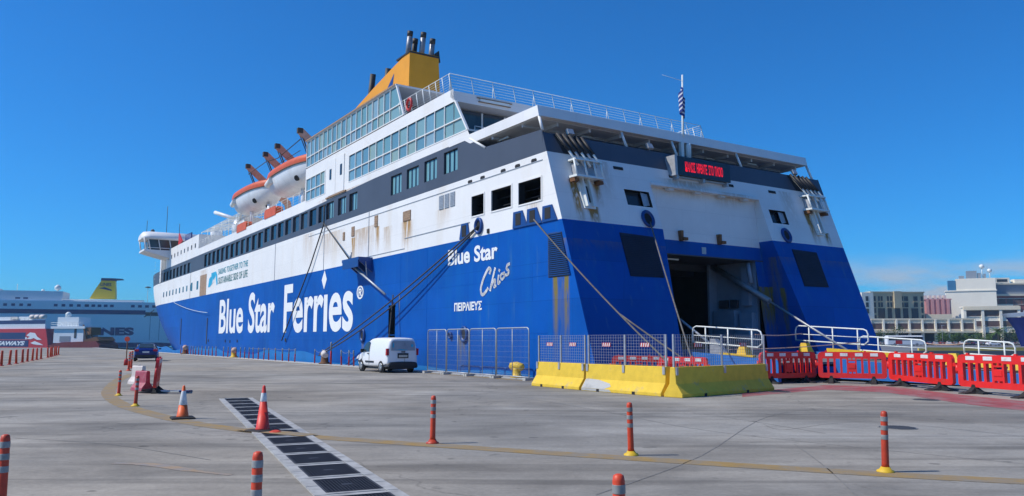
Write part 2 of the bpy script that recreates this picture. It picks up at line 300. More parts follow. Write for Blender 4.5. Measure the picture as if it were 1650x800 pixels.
# ------------------------------------------------------------------ mesh builder
class MB:
    def __init__(s, xf=None): s.bm = bmesh.new(); s.xf = xf; s.mi = 0
    def V(s, p):
        p = Vector(p); return s.bm.verts.new(s.xf(p) if s.xf else p)
    def poly(s, pts, mi=None):
        f = s.bm.faces.new([s.V(p) for p in pts]); f.material_index = s.mi if mi is None else mi; return f
    def _hex(s, c, mi=None):
        v = [s.V(p) for p in c]
        for q in ((0, 3, 2, 1), (4, 5, 6, 7), (0, 1, 5, 4), (1, 2, 6, 5), (2, 3, 7, 6), (3, 0, 4, 7)):
            s.bm.faces.new([v[i] for i in q]).material_index = s.mi if mi is None else mi
    def box(s, c, d, rot=None, mi=None):
        c = Vector(c); h = Vector(d) / 2
        pts = [Vector((a * h.x, b * h.y, e * h.z)) for e in (-1, 1) for a, b in ((-1, -1), (1, -1), (1, 1), (-1, 1))]
        if rot is not None:
            if isinstance(rot, (int, float)): rot = Matrix.Rotation(rot, 3, 'Z')
            pts = [rot @ p for p in pts]
        s._hex([c + p for p in pts], mi)
    def b2(s, a, b, mi=None):
        s._hex([(x, y, z) for z in (a[2], b[2]) for x, y in ((a[0], a[1]), (b[0], a[1]), (b[0], b[1]), (a[0], b[1]))], mi)
    def hexa(s, pts, mi=None): s._hex(pts, mi)
    def prism(s, pts, vec, mi=None):
        vec = Vector(vec); a = [s.V(p) for p in pts]; b = [s.V(Vector(p) + vec) for p in pts]; n = len(pts); k = s.mi if mi is None else mi
        s.bm.faces.new(a[::-1]).material_index = k; s.bm.faces.new(b).material_index = k
        for i in range(n): s.bm.faces.new((a[i], a[(i + 1) % n], b[(i + 1) % n], b[i])).material_index = k
    def tube(s, path, r, seg=8, mi=None, caps=True):
        path = [Vector(p) for p in path]; k = s.mi if mi is None else mi
        rs = r if isinstance(r, (list, tuple)) else [r] * len(path); rings = []; prev = None
        for i, p in enumerate(path):
            t = (path[min(i + 1, len(path) - 1)] - path[max(i - 1, 0)]).normalized()
            if prev is None:
                prev = Vector((0, 0, 1)).cross(t)
                if prev.length < 1e-3: prev = Vector((1, 0, 0)).cross(t)
            a = (prev - t * prev.dot(t)).normalized(); prev = a; b = t.cross(a)
            rings.append([s.V(p + (a * math.cos(6.28318 * j / seg) + b * math.sin(6.28318 * j / seg)) * rs[i]) for j in range(seg)])
        for q in range(len(rings) - 1):
            for j in range(seg):
                f = s.bm.faces.new((rings[q][j], rings[q][(j + 1) % seg], rings[q + 1][(j + 1) % seg], rings[q + 1][j])); f.material_index = k; f.smooth = True
        if caps:
            s.bm.faces.new(rings[0][::-1]).material_index = k; s.bm.faces.new(rings[-1]).material_index = k
    def lathe(s, prof, c=(0, 0, 0), seg=16, rot=None, mi=None, smooth=True):
        c = Vector(c); k = s.mi if mi is None else mi; rings = []
        for (r, z) in prof:
            ring = []
            for j in range(seg):
                p = Vector((r * math.cos(6.28318 * j / seg), r * math.sin(6.28318 * j / seg), z))
                if rot is not None: p = rot @ p
                ring.append(s.V(c + p))
            rings.append(ring)
        for q in range(len(rings) - 1):
            for j in range(seg):
                f = s.bm.faces.new((rings[q][j], rings[q][(j + 1) % seg], rings[q + 1][(j + 1) % seg], rings[q + 1][j])); f.material_index = k; f.smooth = smooth
        s.bm.faces.new(rings[0][::-1]).material_index = k; s.bm.faces.new(rings[-1]).material_index = k
    def loft(s, rings, mi=None, caps=True, smooth=True, closed=True):
        k = s.mi if mi is None else mi; vs = [[s.V(p) for p in r] for r in rings]; n = len(vs[0])
        for q in range(len(vs) - 1):
            for j in range(n if closed else n - 1):
                f = s.bm.faces.new((vs[q][j], vs[q][(j + 1) % n], vs[q + 1][(j + 1) % n], vs[q + 1][j])); f.material_index = k; f.smooth = smooth
        if caps and closed:
            s.bm.faces.new(vs[0][::-1]).material_index = k; s.bm.faces.new(vs[-1]).material_index = k
    def wall(s, fn, ar, br, holes=(), depth=0.15, mi=None, rmi=None):
        k = s.mi if mi is None else mi; rk = k if rmi is None else rmi
        A = sorted({round(x, 4) for x in list(ar) + [h[i] for h in holes for i in (0, 1)]}); Bq = sorted({round(x, 4) for x in list(br) + [h[i] for h in holes for i in (2, 3)]})
        for i in range(len(A) - 1):
            for j in range(len(Bq) - 1):
                ca, cb = (A[i] + A[i + 1]) / 2, (Bq[j] + Bq[j + 1]) / 2
                if any(h[0] < ca < h[1] and h[2] < cb < h[3] for h in holes): continue
                s.poly([fn(A[i], Bq[j], 0), fn(A[i + 1], Bq[j], 0), fn(A[i + 1], Bq[j + 1], 0), fn(A[i], Bq[j + 1], 0)], k)
        for (a0, a1, b0, b1) in holes:
            c = [(a0, b0), (a1, b0), (a1, b1), (a0, b1)]
            for i in range(4):
                p, q = c[i], c[(i + 1) % 4]
                s.poly([fn(*p, 0), fn(*q, 0), fn(*q, depth), fn(*p, depth)], rk)
    def build(s, name, mats, parent=None, bevel=0.0, weld=False, recalc=True):
        if weld: bmesh.ops.remove_doubles(s.bm, verts=s.bm.verts, dist=1e-4)
        if recalc: bmesh.ops.recalc_face_normals(s.bm, faces=s.bm.faces)
        me = bpy.data.meshes.new(name); s.bm.to_mesh(me); s.bm.free()
        o = bpy.data.objects.new(name, me); COL.objects.link(o)
        for m in (mats if isinstance(mats, (list, tuple)) else [mats]): me.materials.append(M[m])
        if parent: o.parent = parent
        if bevel:
            bv = o.modifiers.new('bevel', 'BEVEL'); bv.width = bevel; bv.segments = 2; bv.limit_method = 'ANGLE'; bv.angle_limit = R(35)
        return o

def tag(o, label=None, cat=None, group=None, kind=None):
    if label: o['label'] = label
    if cat: o['category'] = cat
    if group: o['group'] = group
    if kind: o['kind'] = kind
    return o
def thing(name, label, cat, loc=(0, 0, 0), rz=0.0, group=None):
    o = bpy.data.objects.new(name, None); COL.objects.link(o); o.empty_display_size = 0.3
    o.location = loc; o.rotation_euler = (0, 0, rz); return tag(o, label, cat, group)
def dup(root, loc, rz=0.0, label=None, scale=None, rot=None):
    r = root.copy(); COL.objects.link(r); r.location = loc; r.rotation_euler = rot if rot is not None else (0, 0, rz)
    if scale: r.scale = (scale,) * 3
    if label: r['label'] = label
    for ch in list(root.children):
        c = ch.copy(); COL.objects.link(c); c.parent = r
        for g in list(ch.children):
            d = g.copy(); COL.objects.link(d); d.parent = c
    return r
_tc = {}
def text_geo(body, bold=0.0, shear=0.0):
    key = (body, bold, shear)
    if key not in _tc:
        c = bpy.data.curves.new('lettering', 'FONT'); c.body = body; c.offset = bold; c.shear = shear; c.resolution_u = 5
        o = bpy.data.objects.new('lettering', c); COL.objects.link(o)
        me = bpy.data.meshes.new_from_object(o.evaluated_get(bpy.context.evaluated_depsgraph_get()))
        vs = [(v.co.x, v.co.y) for v in me.vertices]; fs = [tuple(p.vertices) for p in me.polygons]
        bpy.data.objects.remove(o); bpy.data.curves.remove(c); bpy.data.meshes.remove(me)
        x0, x1 = min(v[0] for v in vs), max(v[0] for v in vs); y0, y1 = min(v[1] for v in vs), max(v[1] for v in vs)
        _tc[key] = ([((x - x0) / (x1 - x0), (y - y0) / (y1 - y0)) for x, y in vs], fs)
    return _tc[key]
def write(mb, body, fn, bold=0.0, shear=0.0, mi=0):
    """fn maps (0..1, 0..1) of the word's box to a point"""
    vs, fs = text_geo(body, bold, shear); V = [mb.V(fn(x, y)) for x, y in vs]
    for f in fs:
        try: mb.bm.faces.new([V[i] for i in f]).material_index = mi
        except ValueError: pass
# ------------------------------------------------------------------ the setting: sea, quay, far shore, hills
mb = MB(); s_ = 9000
mb.poly([(-s_, -s_, -1.8), (s_, -s_, -1.8), (s_, s_, -1.8), (-s_, s_, -1.8)])
tag(mb.build('sea', 'sea_water', recalc=False), kind='structure')
QE = 20.2                                               # quay edge along the hull
def quay():
    pe = W(213.6, QE); pc = W(24.2, QE); pd = W(24.2, 52); pf = W(-60, 52)
    pts = [(-500, -60), (pf.x, -60), (pf.x, pf.y), (pd.x, pd.y), (pc.x, pc.y), (pe.x, pe.y), (-500, pe.y)]
    pts = [(-500, -60), (120, -60), (pf.x + 20, pf.y), (pd.x, pd.y), (pc.x, pc.y), (pe.x, pe.y), (-500, pe.y)]
    mb = MB(); v0 = [mb.V((x, y, 0)) for x, y in pts]; v1 = [mb.V((x, y, -4)) for x, y in pts]
    top_f = mb.bm.faces.new(v0)
    for i in range(len(pts)): mb.bm.faces.new((v0[i], v1[i], v1[(i + 1) % len(pts)], v0[(i + 1) % len(pts)]))
    bmesh.ops.triangulate(mb.bm, faces=[top_f])
    tag(mb.build('quay', 'quay_concrete'), kind='structure')
quay()
def strip(name, path, width, z, m, kind='structure', parent=None):
    """a painted or laid band on the ground along a path of (x, y)"""
    mb = MB(); P = [Vector((p[0], p[1])) for p in path]; Ls, Rs = [], []
    for i, p in enumerate(P):
        t = (P[min(i + 1, len(P) - 1)] - P[max(i - 1, 0)]).normalized(); nrm = Vector((-t.y, t.x)); w = width[i] if isinstance(width, list) else width
        Ls.append(p + nrm * w / 2); Rs.append(p - nrm * w / 2)
    for i in range(len(P) - 1):
        mb.poly([(Rs[i].x, Rs[i].y, z), (Rs[i + 1].x, Rs[i + 1].y, z), (Ls[i + 1].x, Ls[i + 1].y, z), (Ls[i].x, Ls[i].y, z)])
    o = mb.build(name, m, recalc=False)
    if kind: tag(o, kind=kind)
    return o
def smooth(pts, n=8):
    out = []
    for i in range(len(pts) - 1):
        p0, p1, p2, p3 = pts[max(i - 1, 0)], pts[i], pts[i + 1], pts[min(i + 2, len(pts) - 1)]
        for k in range(n):
            t = k / n
            out.append(tuple(0.5 * (2 * p1[j] + (p2[j] - p0[j]) * t + (2 * p0[j] - 5 * p1[j] + 4 * p2[j] - p3[j]) * t * t + (3 * p1[j] - p0[j] - 3 * p2[j] + p3[j]) * t ** 3) for j in range(len(p1))))
    out.append(tuple(pts[-1])); return out
# the stone coping of the quay edge beside the ship, a pale strip with a small upstand
mb = MB()
for k in range(46):
    u0 = 24.2 + k * 4.0
    a, b, c, d = W(u0 + .02, QE - .85), W(u0 + 3.98, QE - .85), W(u0 + 3.98, QE + .02), W(u0 + .02, QE + .02)
    mb.hexa([(*p.xy, z) for z in (-.5, .05) for p in (a, b, c, d)])
tag(mb.build('quay_coping', 'pale_concrete'), kind='structure')
# yellow paint along the coping
strip('yellow_edge_line', [W(u, QE - 1.1).xy for u in (24.5, 60, 100, 150, 205)], 0.35, 0.004, 'yellow_line')
# the worn yellow line that curves across the apron
YL = [gp(*p) for p in ((214, 603), (192, 612), (176, 628), (178, 640), (196, 652), (228, 663), (300, 680), (380, 692), (500, 704), (700, 718), (1000, 738), (1427, 765), (1700, 779))]
YL = smooth([(p.x, p.y) for p in YL])
strip('yellow_line', YL, 0.42, 0.004, 'yellow_line')
strip('old_yellow_line', smooth([gp(*p).to_2d()[:] for p in ((183, 747), (222, 748), (258, 751), (310, 759), (372, 766))]), [0.14] * 9 + [0.2] * 15 + [0.1] * 9, 0.004, 'yellow_line_faint')
# red painted approach in front of the ramp with rubbed white lines
ra = [gp(*p) for p in ((1196, 640), (1240, 636), (1330, 628), (1430, 633), (1560, 652), (1700, 668))]
rb = [gp(*p) for p in ((1196, 634), (1240, 629), (1330, 621), (1430, 623), (1560, 638), (1700, 652))]
mb = MB()
for i in range(5): mb.poly([(*ra[i].xy, .004), (*ra[i + 1].xy, .004), (*rb[i + 1].xy, .004), (*rb[i].xy, .004)])
tag(mb.build('red_ground_paint', 'red_ground', recalc=False), kind='structure')
strip('white_ground_line', [gp(*p).xy for p in ((1345, 625), (1430, 629.5), (1560, 646), (1700, 662))], 0.10, 0.008, 'red_ground')
# joints and cracks in the concrete
for pts in (((330, 602), (520, 607), (640, 617), (780, 632), (960, 661), (1110, 690), (1330, 716), (1650, 748)),
            ((1010, 656), (1100, 663), (1190, 676), (1330, 699)),
            ((1500, 640), (1360, 655), (1240, 671), (1130, 735), (960, 798)),
            ((1230, 684), (1262, 693), (1340, 683), (1420, 680), (1540, 692), (1660, 705)),
            ((1280, 716), (1330, 753), (1380, 800)), ((0, 640), (140, 645), (330, 641)),
            ((700, 612), (560, 602), (380, 592)), ((20, 706), (180, 717), (340, 742))):
    strip('pavement_joint', smooth([gp(*p).to_2d()[:] for p in pts], 5), 0.016, 0.004, 'joint')
# drainage channel: pale kerbs, crossbars, dark gully
DA = [gp(355, 643), gp(523, 800)]; DB = [gp(405, 643), gp(638, 800)]
d0 = (DA[0] + DB[0]) / 2; d1 = (DA[1] + DB[1]) / 2; dd = (d1 - d0).normalized(); dn = Vector((-dd.y, dd.x, 0))
dlen = (d1 - d0).length + 4.0; dang = math.atan2(dd.y, dd.x); HWD = 0.45
def DP(s, t, z): return d0 + dd * s + dn * t + Vector((0, 0, z))
mb = MB(); mb.poly([DP(0, -HWD, .004), DP(dlen, -HWD, .004), DP(dlen, HWD, .004), DP(0, HWD, .004)])
tag(mb.build('drain_gully', 'grate_void', recalc=False), kind='structure')
mb = MB(); PIT = 1.13; NG = int(dlen / PIT)
for sg in (-1, 1):
    for k in range(NG * 2):
        s0 = k * PIT / 2 + .01; mb.hexa([DP(s, sg * t, z) for z in (-.05, .022) for s, t in ((s0, HWD - .12), (s0 + PIT / 2 - .02, HWD - .12), (s0 + PIT / 2 - .02, HWD + .02), (s0, HWD + .02))])
for k in range(NG + 1):
    for q in ((-.125, -.05), (.05, .125)):
        mb.hexa([DP(k * PIT + s, t, z) for z in (-.05, .020) for s, t in ((q[0], -HWD + .125), (q[1], -HWD + .125), (q[1], HWD - .125), (q[0], HWD - .125))])
    mb.hexa([DP(k * PIT + s, t, z) for z in (-.05, .012) for s, t in ((-.05, -HWD + .125), (.05, -HWD + .125), (.05, HWD - .125), (-.05, HWD - .125))])
tag(mb.build('drain_kerb', 'drain_frame'), kind='structure')
gt = thing('drain_grate', 'black cast iron grate in the drain channel across the apron', 'drain grate', DP(PIT / 2, 0, 0), dang, 'iron grates of the drain channel')
mb = MB(); gl, gw = PIT / 2 - .13, HWD - .135
for s in (-1, 1): mb.box((s * gl, 0, .012), (.03, gw * 2, .02)); mb.box((0, s * gw, .012), (gl * 2, .03, .02))
mb.build('grate_rim', 'grate_iron', gt)
mb = MB()
for k in range(1, 14): mb.box((-gl + 2 * gl * k / 14, 0, .011), (.016, gw * 2, .016))
for k in range(1, 16): mb.box((0, -gw + 2 * gw * k / 16, .010), (gl * 2, .012, .014))
mb.box((0, 0, .013), (.09, .12, .016))
mb.build('grate_bars', 'grate_iron', gt)
for k in range(1, NG): dup(gt, DP(PIT * (k + .5), 0, 0), dang)
yx = [p for p in YL if abs((Vector((p[0], p[1], 0)) - d0).dot(dn)) < HWD + .12 and 0 < (Vector((p[0], p[1], 0)) - d0).dot(dd) < dlen]
if len(yx) > 1: strip('yellow_line_over_drain', yx, 0.40, 0.0275, 'yellow_line')
# manhole covers
for i, (px, py, r, lb) in enumerate(((1446, 690, .33, 'round iron manhole cover behind the leaning post near the right edge'), (1256, 632, .34, 'round manhole cover in the concrete near the yellow concrete barrier'), (1492, 645, .34, 'round manhole cover set by the red ground paint'))):
    g = gp(px, py); mb = MB(); mb.lathe([(r + .07, 0), (r + .07, .006), (r + .005, .008)], g, 28)
    t = thing('manhole_cover', lb, 'manhole cover', g); mb2 = MB(); mb.bm.free(); mb = mb2
    mb.lathe([(r + .035, -.02), (r + .035, .008), (r + .01, .009)], (0, 0, 0), 28); mb.build('cover_rim', 'joint', t)
    mb = MB(); mb.lathe([(r, -.02), (r, .014), (r - .03, .016)], (0, 0, 0), 28)
    for a in range(-5, 6): mb.box((a * r * .16, 0, .017), (.02, 2 * math.sqrt(max(.01, r * r * .8 - (a * r * .16) ** 2)), .008))
    mb.build('lid', 'dark_steel', t)
# far shore on the right
def flat(name, pts, z, m):
    mb = MB(); top = [mb.V((*p, z)) for p in pts]; bot = [mb.V((*p, -4)) for p in pts]; mb.bm.faces.new(top)
    for i in range(len(pts)): mb.bm.faces.new((top[i], bot[i], bot[(i + 1) % len(pts)], top[(i + 1) % len(pts)]))
    return tag(mb.build(name, m), kind='structure')
mat('far_asphalt', (0.16, 0.16, 0.165), 0.85, var=0.2, scale=0.05)
flat('far_shore', [(66, 132), (420, 132), (700, 420), (60, 420)], 0.0, 'far_asphalt')
mat('hill_scrub', (0.15, 0.15, 0.13), 0.9, var=0.35, scale=0.02)
def hills():
    mb = MB(); n = 60; rows = []
    for j in range(6):
        row = []
        for i in range(n + 1):
            x = 250 + i * 26; f = j / 5
            h = (54 + 24 * math.sin(i * .13 + 1.2) + 9 * math.sin(i * .41) + 4 * math.sin(i * 1.3)) * math.sin(min(1, f * 1.0) * 1.5708)
            row.append((x, 1150 + j * 60 + 14 * math.sin(i * .7 + j), h - 3))
        rows.append(row)
    mb.loft(rows, caps=False, closed=False); tag(mb.build('hills', 'hill_scrub'), kind='structure')
hills()

# thin summer haze over the harbour
m = MB(); m.b2((-9500, -9500, -5), (9500, 9500, 96))
hz = tag(m.build('haze', 'dark_void'), kind='stuff'); hm = bpy.data.materials.new('haze_air'); hm.use_nodes = True; hn, hl = nodes_of(hm); hn.clear()
ho = hn.new('ShaderNodeOutputMaterial'); hv = hn.new('ShaderNodeVolumePrincipled'); hv.inputs['Color'].default_value = (.55, .80, 1, 1); hv.inputs['Density'].default_value = 0.0002; hv.inputs['Anisotropy'].default_value = 0.2
hl.new(hv.outputs[0], ho.inputs['Volume']); hz.data.materials[0] = hm
# ------------------------------------------------------------------ the ferry
ferry = thing('ferry', 'huge blue and white car ferry with open stern door moored along the quay', 'ferry', W(U0, V0), math.atan2(UY, UX))
SV = 20.8; PVc = 31.05; HB = PVc - SV
def fm(): return MB(F)
def fb(mb, name, mats, parent=None, **k): return mb.build(name, mats, parent or ferry, **k)
PS = lambda u, z, d=0: (u, SV + d, z)
SS = lambda u, z, d=0: (u, 2 * PVc - SV - d, z)
ST = lambda v, z, d=0: (us(z) + d, v, z)
def hbreadth(u, z):
    s0 = 131 - .35 * max(0, 10 - z) ** 1.85 if z < 10 else 131; e0 = 150 + 1.5 * min(z, 12)
    if u <= s0: return HB
    return HB * max(0.0, 1 - ((u - s0) / (e0 - s0)) ** 2.2)
def bow_end(z): return 150 + 1.5 * min(z, 12)
def bow(mb, z0, z1, u_start=100, mi=0, nz=6):
    zs = [z0 + (z1 - z0) * i / nz for i in range(nz + 1)]; N = 44
    for sg in (-1, 1):
        rows = [[(lambda u: (u, PVc + sg * hbreadth(u, z), z))(u_start + (bow_end(z) - u_start) * (1 - (1 - k / N) ** 1.5)) for k in range(N + 1)] for z in zs]
        mb.loft(rows, mi=mi, caps=False, closed=False)
def sliver(mb, z0, z1, u1, mi=0):
    for fn in (PS, SS): mb.poly([fn(us(z0), z0), fn(u1, z0), fn(u1, z1), fn(us(z1), z1)], mi)
BW, BB, BT = 7.08, 10.38, 12.28        # blue/white line, foot and head of the grey band
RL = lambda z: 26.9 - (.8 * (7.0 - z) / 5 if z < 7 else 0)      # left and right edge of the ramp recess
RR = lambda z: 34.98 + (.65 * (7.0 - z) / 5 if z < 7 else 0)
RB = lambda z: 27.95 + .11 * z                                    # back of the recess
LEDGE = 9.42
GF = 1.25                                                          # garage deck

add_stains(M['white_side'], [(c - U0, z, w, l, st, 'x') for c, z, w, l, st in (
    (43.7, 9.0, 1.0, 2.0, .8), (46.6, 9.0, .9, 1.8, .45), (48.2, 9.2, .45, 1.8, .9), (52.4, 8.9, .5, 2.0, 1.0), (50.5, 9.4, 3.0, 2.2, .45), (57.0, 9.8, 3.5, 2.5, .35), (39.0, 9.1, 1.2, 1.2, .25),
    (62, 10.3, 2.0, 3.0, .25), (100.5, 10.2, 2.5, 3.0, .3), (30.1, 8.1, .8, .9, .3), (55.5, 12.6, 6.0, .5, .5))], col=(0.42, 0.24, 0.07))
add_streaks(M['white_side'], (0.62, 0.52, 0.36), 0.28, scale=(.5, .5, .12), lo=.55, hi=.75, nscale=1.2)
add_stains(M['white_stern'], [(-(c - V0), z, w, l, st, 'y') for c, z, w, l, st in (
    (21.95, 9.1, .34, 2.4, 1.3), (22.75, 7.85, .42, 1.0, 1.4), (38.9, 9.0, .3, 2.0, 1.2), (39.2, 9.0, .3, 2.0, .9), (23.3, 9.0, .3, 1.2, .8), (40.1, 7.9, .35, .9, .9), (29.5, 9.9, 2.4, 1.0, .35), (33.0, 9.6, 1.8, .9, .3), (24.0, 10.3, .6, 2.5, .25), (37.5, 10.2, .8, 2.5, .25))], col=(0.34, 0.20, 0.06))
mat('blue_hull', (0.0008, 0.082, 0.37), 0.5, var=0.12, scale=0.35, var2=0.08, scale2=0.06, bump=0.5, bscale=0.45, spec=0.14, bdist=0.06)
add_streaks(M['blue_hull'], (0.004, 0.13, 0.40), 0.4, lo=0.5, hi=0.75)
add_streaks(M['blue_hull'], (0.05, 0.16, 0.33), 0.45, scale=(3, 3, .25), lo=0.62, hi=0.74, nscale=1.0)
add_stains(M['blue_hull'], [(c - U0, z, w, l, st, 'x') for c, z, w, l, st in ((28.35, 4.6, .28, 4.0, .9), (27.55, 4.5, .28, 4.0, .8), (37.0, 2.0, .4, 2.4, .5), (44.6, 4.5, .12, 3, .6), (27.9, 6.2, .6, 6, .35), (36.5, 1.7, .35, 2.0, .5), (50.3, 1.6, .3, 2.0, .5))], col=(0.20, 0.16, 0.05))

add_plates(M['blue_hull'], (6.0, 1.75), .07, .84); add_plates(M['white_side'], (6.0, 1.66), .02, .93); add_plates(M['white_stern'], (3.5, 1.2), .02, .94); add_plates(M['grey_band'], (4.0, 5.0), .05, .9)
mat('louvre_dark', (0.004, 0.010, 0.035), 0.7, var=.2)
# --- lower hull
m = fm()
m.wall(PS, (29.3, 100), (-2.5, .55, BW), [(45.2, 46.2, 1.35, 3.9)], .7, 0, 1); sliver(m, -2.5, BW, 29.3)
m.poly([SS(29.3, -2.5), SS(100, -2.5), SS(100, BW), SS(29.3, BW)])
bow(m, -2.5, BW)
for (v0f, v1f) in ((lambda z: SV, RL), (RR, lambda z: 2 * PVc - SV)):
    for z0, z1 in ((-2.5, 2), (2, 4.5), (4.5, 7.0), (7.0, BW)): m.poly([ST(v0f(z0), z0), ST(v1f(z0), z0), ST(v1f(z1), z1), ST(v0f(z1), z1)])
for ef in (RL, RR):
    for z0, z1 in ((-2.5, 2), (2, 4.5), (4.5, 7.0), (7.0, BW)): m.poly([(us(z0), ef(z0), z0), (RB(z0), ef(z0), z0), (RB(z1), ef(z1), z1), (us(z1), ef(z1), z1)])
OL, OR_, OT = (lambda z: 27.95 + (.55 if z < 3 else 0)), (lambda z: 34.45), 5.98
BK = lambda v, z, d=0: (RB(z) + d, v, z)
m.poly([BK(RL(OT), OT), BK(RR(OT), OT), BK(RR(6.74), 6.74), BK(RL(6.74), 6.74)])
m.poly([BK(RL(GF), GF), BK(28.05, GF), BK(27.9, OT), BK(RL(OT), OT)]); m.poly([BK(34.6, GF), BK(RR(GF), GF), BK(RR(OT), OT), BK(34.45, OT)])
m.poly([BK(RL(-2.5), -2.5), BK(RR(-2.5), -2.5), BK(RR(GF), GF), BK(RL(GF), GF)])
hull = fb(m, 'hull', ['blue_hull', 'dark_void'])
m = fm()   # lighter blue boot topping near the water, uneven upper edge
pts = [];
for k in range(150):
    u = 28 + k * .7; top = .62 + .22 * math.sin(u * .21) + .12 * math.sin(u * .63) - (.5 if 53 < u < 58 else 0) - (.6 if u < 45 else 0)
    pts.append((u, max(.1, top)))
for i in range(len(pts) - 1): m.poly([(pts[i][0], SV - .012, -1.9), (pts[i + 1][0], SV - .012, -1.9), (pts[i + 1][0], SV - .012, pts[i + 1][1]), (pts[i][0], SV - .012, pts[i][1])])
fb(m, 'boot_topping', 'waterline_blue', hull)
m = fm(); m.b2((28, SV - .14, 5.0), (28.02, SV - .13, 5.02))
m.bm.free()
# rubbing strakes and welded seams on the blue side
m = fm()
for z in (4.62, 2.02): m.b2((29.0, SV - .008, z), (112, SV + .01, z + .035))
for u in (44.5, 58.0, 74.0, 88.0, 40.9): m.b2((u, SV - .008, 0), (u + .05, SV + .01, 7.0))
fb(m, 'plate_seam', 'blue_paint', hull)
# --- white upper hull (mooring decks)
m = fm(); OPN = [(34.55, 35.8, 8.22, 9.28), (31.95, 33.8, 8.22, 9.28), (29.42, 31.3, 8.18, 9.25)]
m.wall(PS, (29.3, 120), (BW, BB), OPN, .35, 0, 1); sliver(m, BW, BB, 29.3)
m.poly([SS(29.3, BW), SS(120, BW), SS(120, BB), SS(29.3, BB)])
bow(m, BW, BB, 120)
SWIN = [(25.02, 26.64, 8.16, 8.97), (35.56, 36.95, 8.14, 8.93)]
m.wall(ST, (SV, 26.9), (BW, LEDGE), [SWIN[0]], .4, 2, 1); m.wall(ST, (34.98, 2 * PVc - SV), (BW, LEDGE), [SWIN[1]], .4, 2, 1); m.wall(ST, (SV, 2 * PVc - SV), (LEDGE, BB), (), mi=2)
for v in (26.9, 34.98): m.poly([(us(BW), v, BW), (RB(BW), v, BW), (RB(LEDGE), v, LEDGE), (us(LEDGE), v, LEDGE)], 2)
m.poly([BK(26.9, 6.74), BK(34.98, 6.74), BK(34.98, LEDGE), BK(26.9, LEDGE)], 2)
m.poly([(us(LEDGE), 26.9, LEDGE), (RB(LEDGE), 26.9, LEDGE), (RB(LEDGE), 34.98, LEDGE), (us(LEDGE), 34.98, LEDGE)], 2)
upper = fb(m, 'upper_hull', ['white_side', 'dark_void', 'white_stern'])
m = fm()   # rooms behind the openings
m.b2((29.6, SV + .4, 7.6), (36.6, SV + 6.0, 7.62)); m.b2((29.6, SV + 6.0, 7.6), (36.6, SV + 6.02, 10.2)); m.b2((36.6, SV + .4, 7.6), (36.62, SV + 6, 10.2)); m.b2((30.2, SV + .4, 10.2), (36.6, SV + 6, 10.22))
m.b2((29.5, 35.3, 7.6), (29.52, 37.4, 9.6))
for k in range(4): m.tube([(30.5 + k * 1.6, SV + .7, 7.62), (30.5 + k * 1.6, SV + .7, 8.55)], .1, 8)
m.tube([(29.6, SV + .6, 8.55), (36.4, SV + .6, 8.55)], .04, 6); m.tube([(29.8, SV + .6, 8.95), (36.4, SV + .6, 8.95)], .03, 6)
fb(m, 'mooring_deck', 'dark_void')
for h in OPN:
    m = fm(); t = .07
    for a in ((h[0] - t, h[2] - t, h[1] + t, h[2]), (h[0] - t, h[3], h[1] + t, h[3] + t), (h[0] - t, h[2], h[0], h[3]), (h[1], h[2], h[1] + t, h[3])):
        m.b2((a[0], SV - .03, a[1]), (a[2], SV + .05, a[3]))
    fb(m, 'opening_frame', 'white_side')
for h in SWIN:
    m = fm(); m.poly([ST(h[0] + .04, h[2] + .04, .28), ST(h[1] - .5, h[2] + .04, .28), ST(h[1] - .5, h[3] - .04, .28), ST(h[0] + .04, h[3] - .04, .28)])
    fb(m, 'stern_window', 'dark_glass')
    m = fm(); m.poly([ST(h[1] - .48, h[2] + .04, .12), ST(h[1] - .05, h[2] + .12, .12), ST(h[1] - .05, h[3] - .1, .12), ST(h[1] - .48, h[3] - .04, .12)]); fb(m, 'window_shutter', 'steel')
# --- grey window band
m = fm(); WZ0, WZ1 = 10.55, 12.02
fw = [130.6 - k * 2.55 for k in range(9)]; pw = [100.3 - k * 2.13 for k in range(21)]
holes = [(u - 1.65, u, WZ0 - .05, WZ1 - .2) for u in fw] + [(u - 1.62, u, WZ0 if u > 75 else WZ0 + .3, WZ1 if u > 75 else WZ1 + .14) for u in pw]
holes = [h for h in holes if h[0] > 57.5]
tri = [(56.5, 58.1, 10.9, 12.18), (54.0, 55.6, 10.9, 12.18), (51.85, 53.35, 10.88, 12.16), (44.6, 46.2, 10.95, 12.2), (42.2, 43.85, 10.98, 12.22), (39.85, 41.45, 11.0, 12.26), (37.4, 39.0, 11.05, 12.3)]
PB = lambda u, z, d=0: PS(u, z + (.28 * max(0, min(1, (64 - u) / 15)) if z > BT - .01 else 0), d)
m.wall(PB, (49, 64, 131), (BB, BT), [h for h in holes + tri if h[0] > 49], .14)
m.wall(PS, (36, 49), (BB, 12.56), [h for h in tri if h[1] < 49], .14)
m.poly([PS(29.3, BB), PS(36, BB), PS(36, 12.56), PS(34.45, 11.7), PS(29.3 + .35, 11.5), PS(29.3, 11.48)]); m.poly([PS(us(BB), BB), PS(29.3, BB), PS(29.3, 11.48), PS(us(11.45), 11.45)])
m.poly([SS(us(BB), BB), SS(100, BB), SS(100, BT), SS(us(11.4), 11.4)]); m.poly([SS(100, BB), SS(131, BB), SS(131, BT), SS(100, BT)])
m.wall(ST, (SV, 2 * PVc - SV), (BB, 11.36))
bow(m, BB, BT, 131)
m.wall(lambda v, z, d=0: (us(z) + .18, v, z), (SV + .1, 2 * PVc - SV - .1), (BB, 11.36))          # inner face of the bulwark
m.poly([(us(11.36), SV, 11.36), (us(11.36) + .18, SV, 11.36), (us(11.36) + .18, 41.3, 11.36), (us(11.36), 41.3, 11.36)])
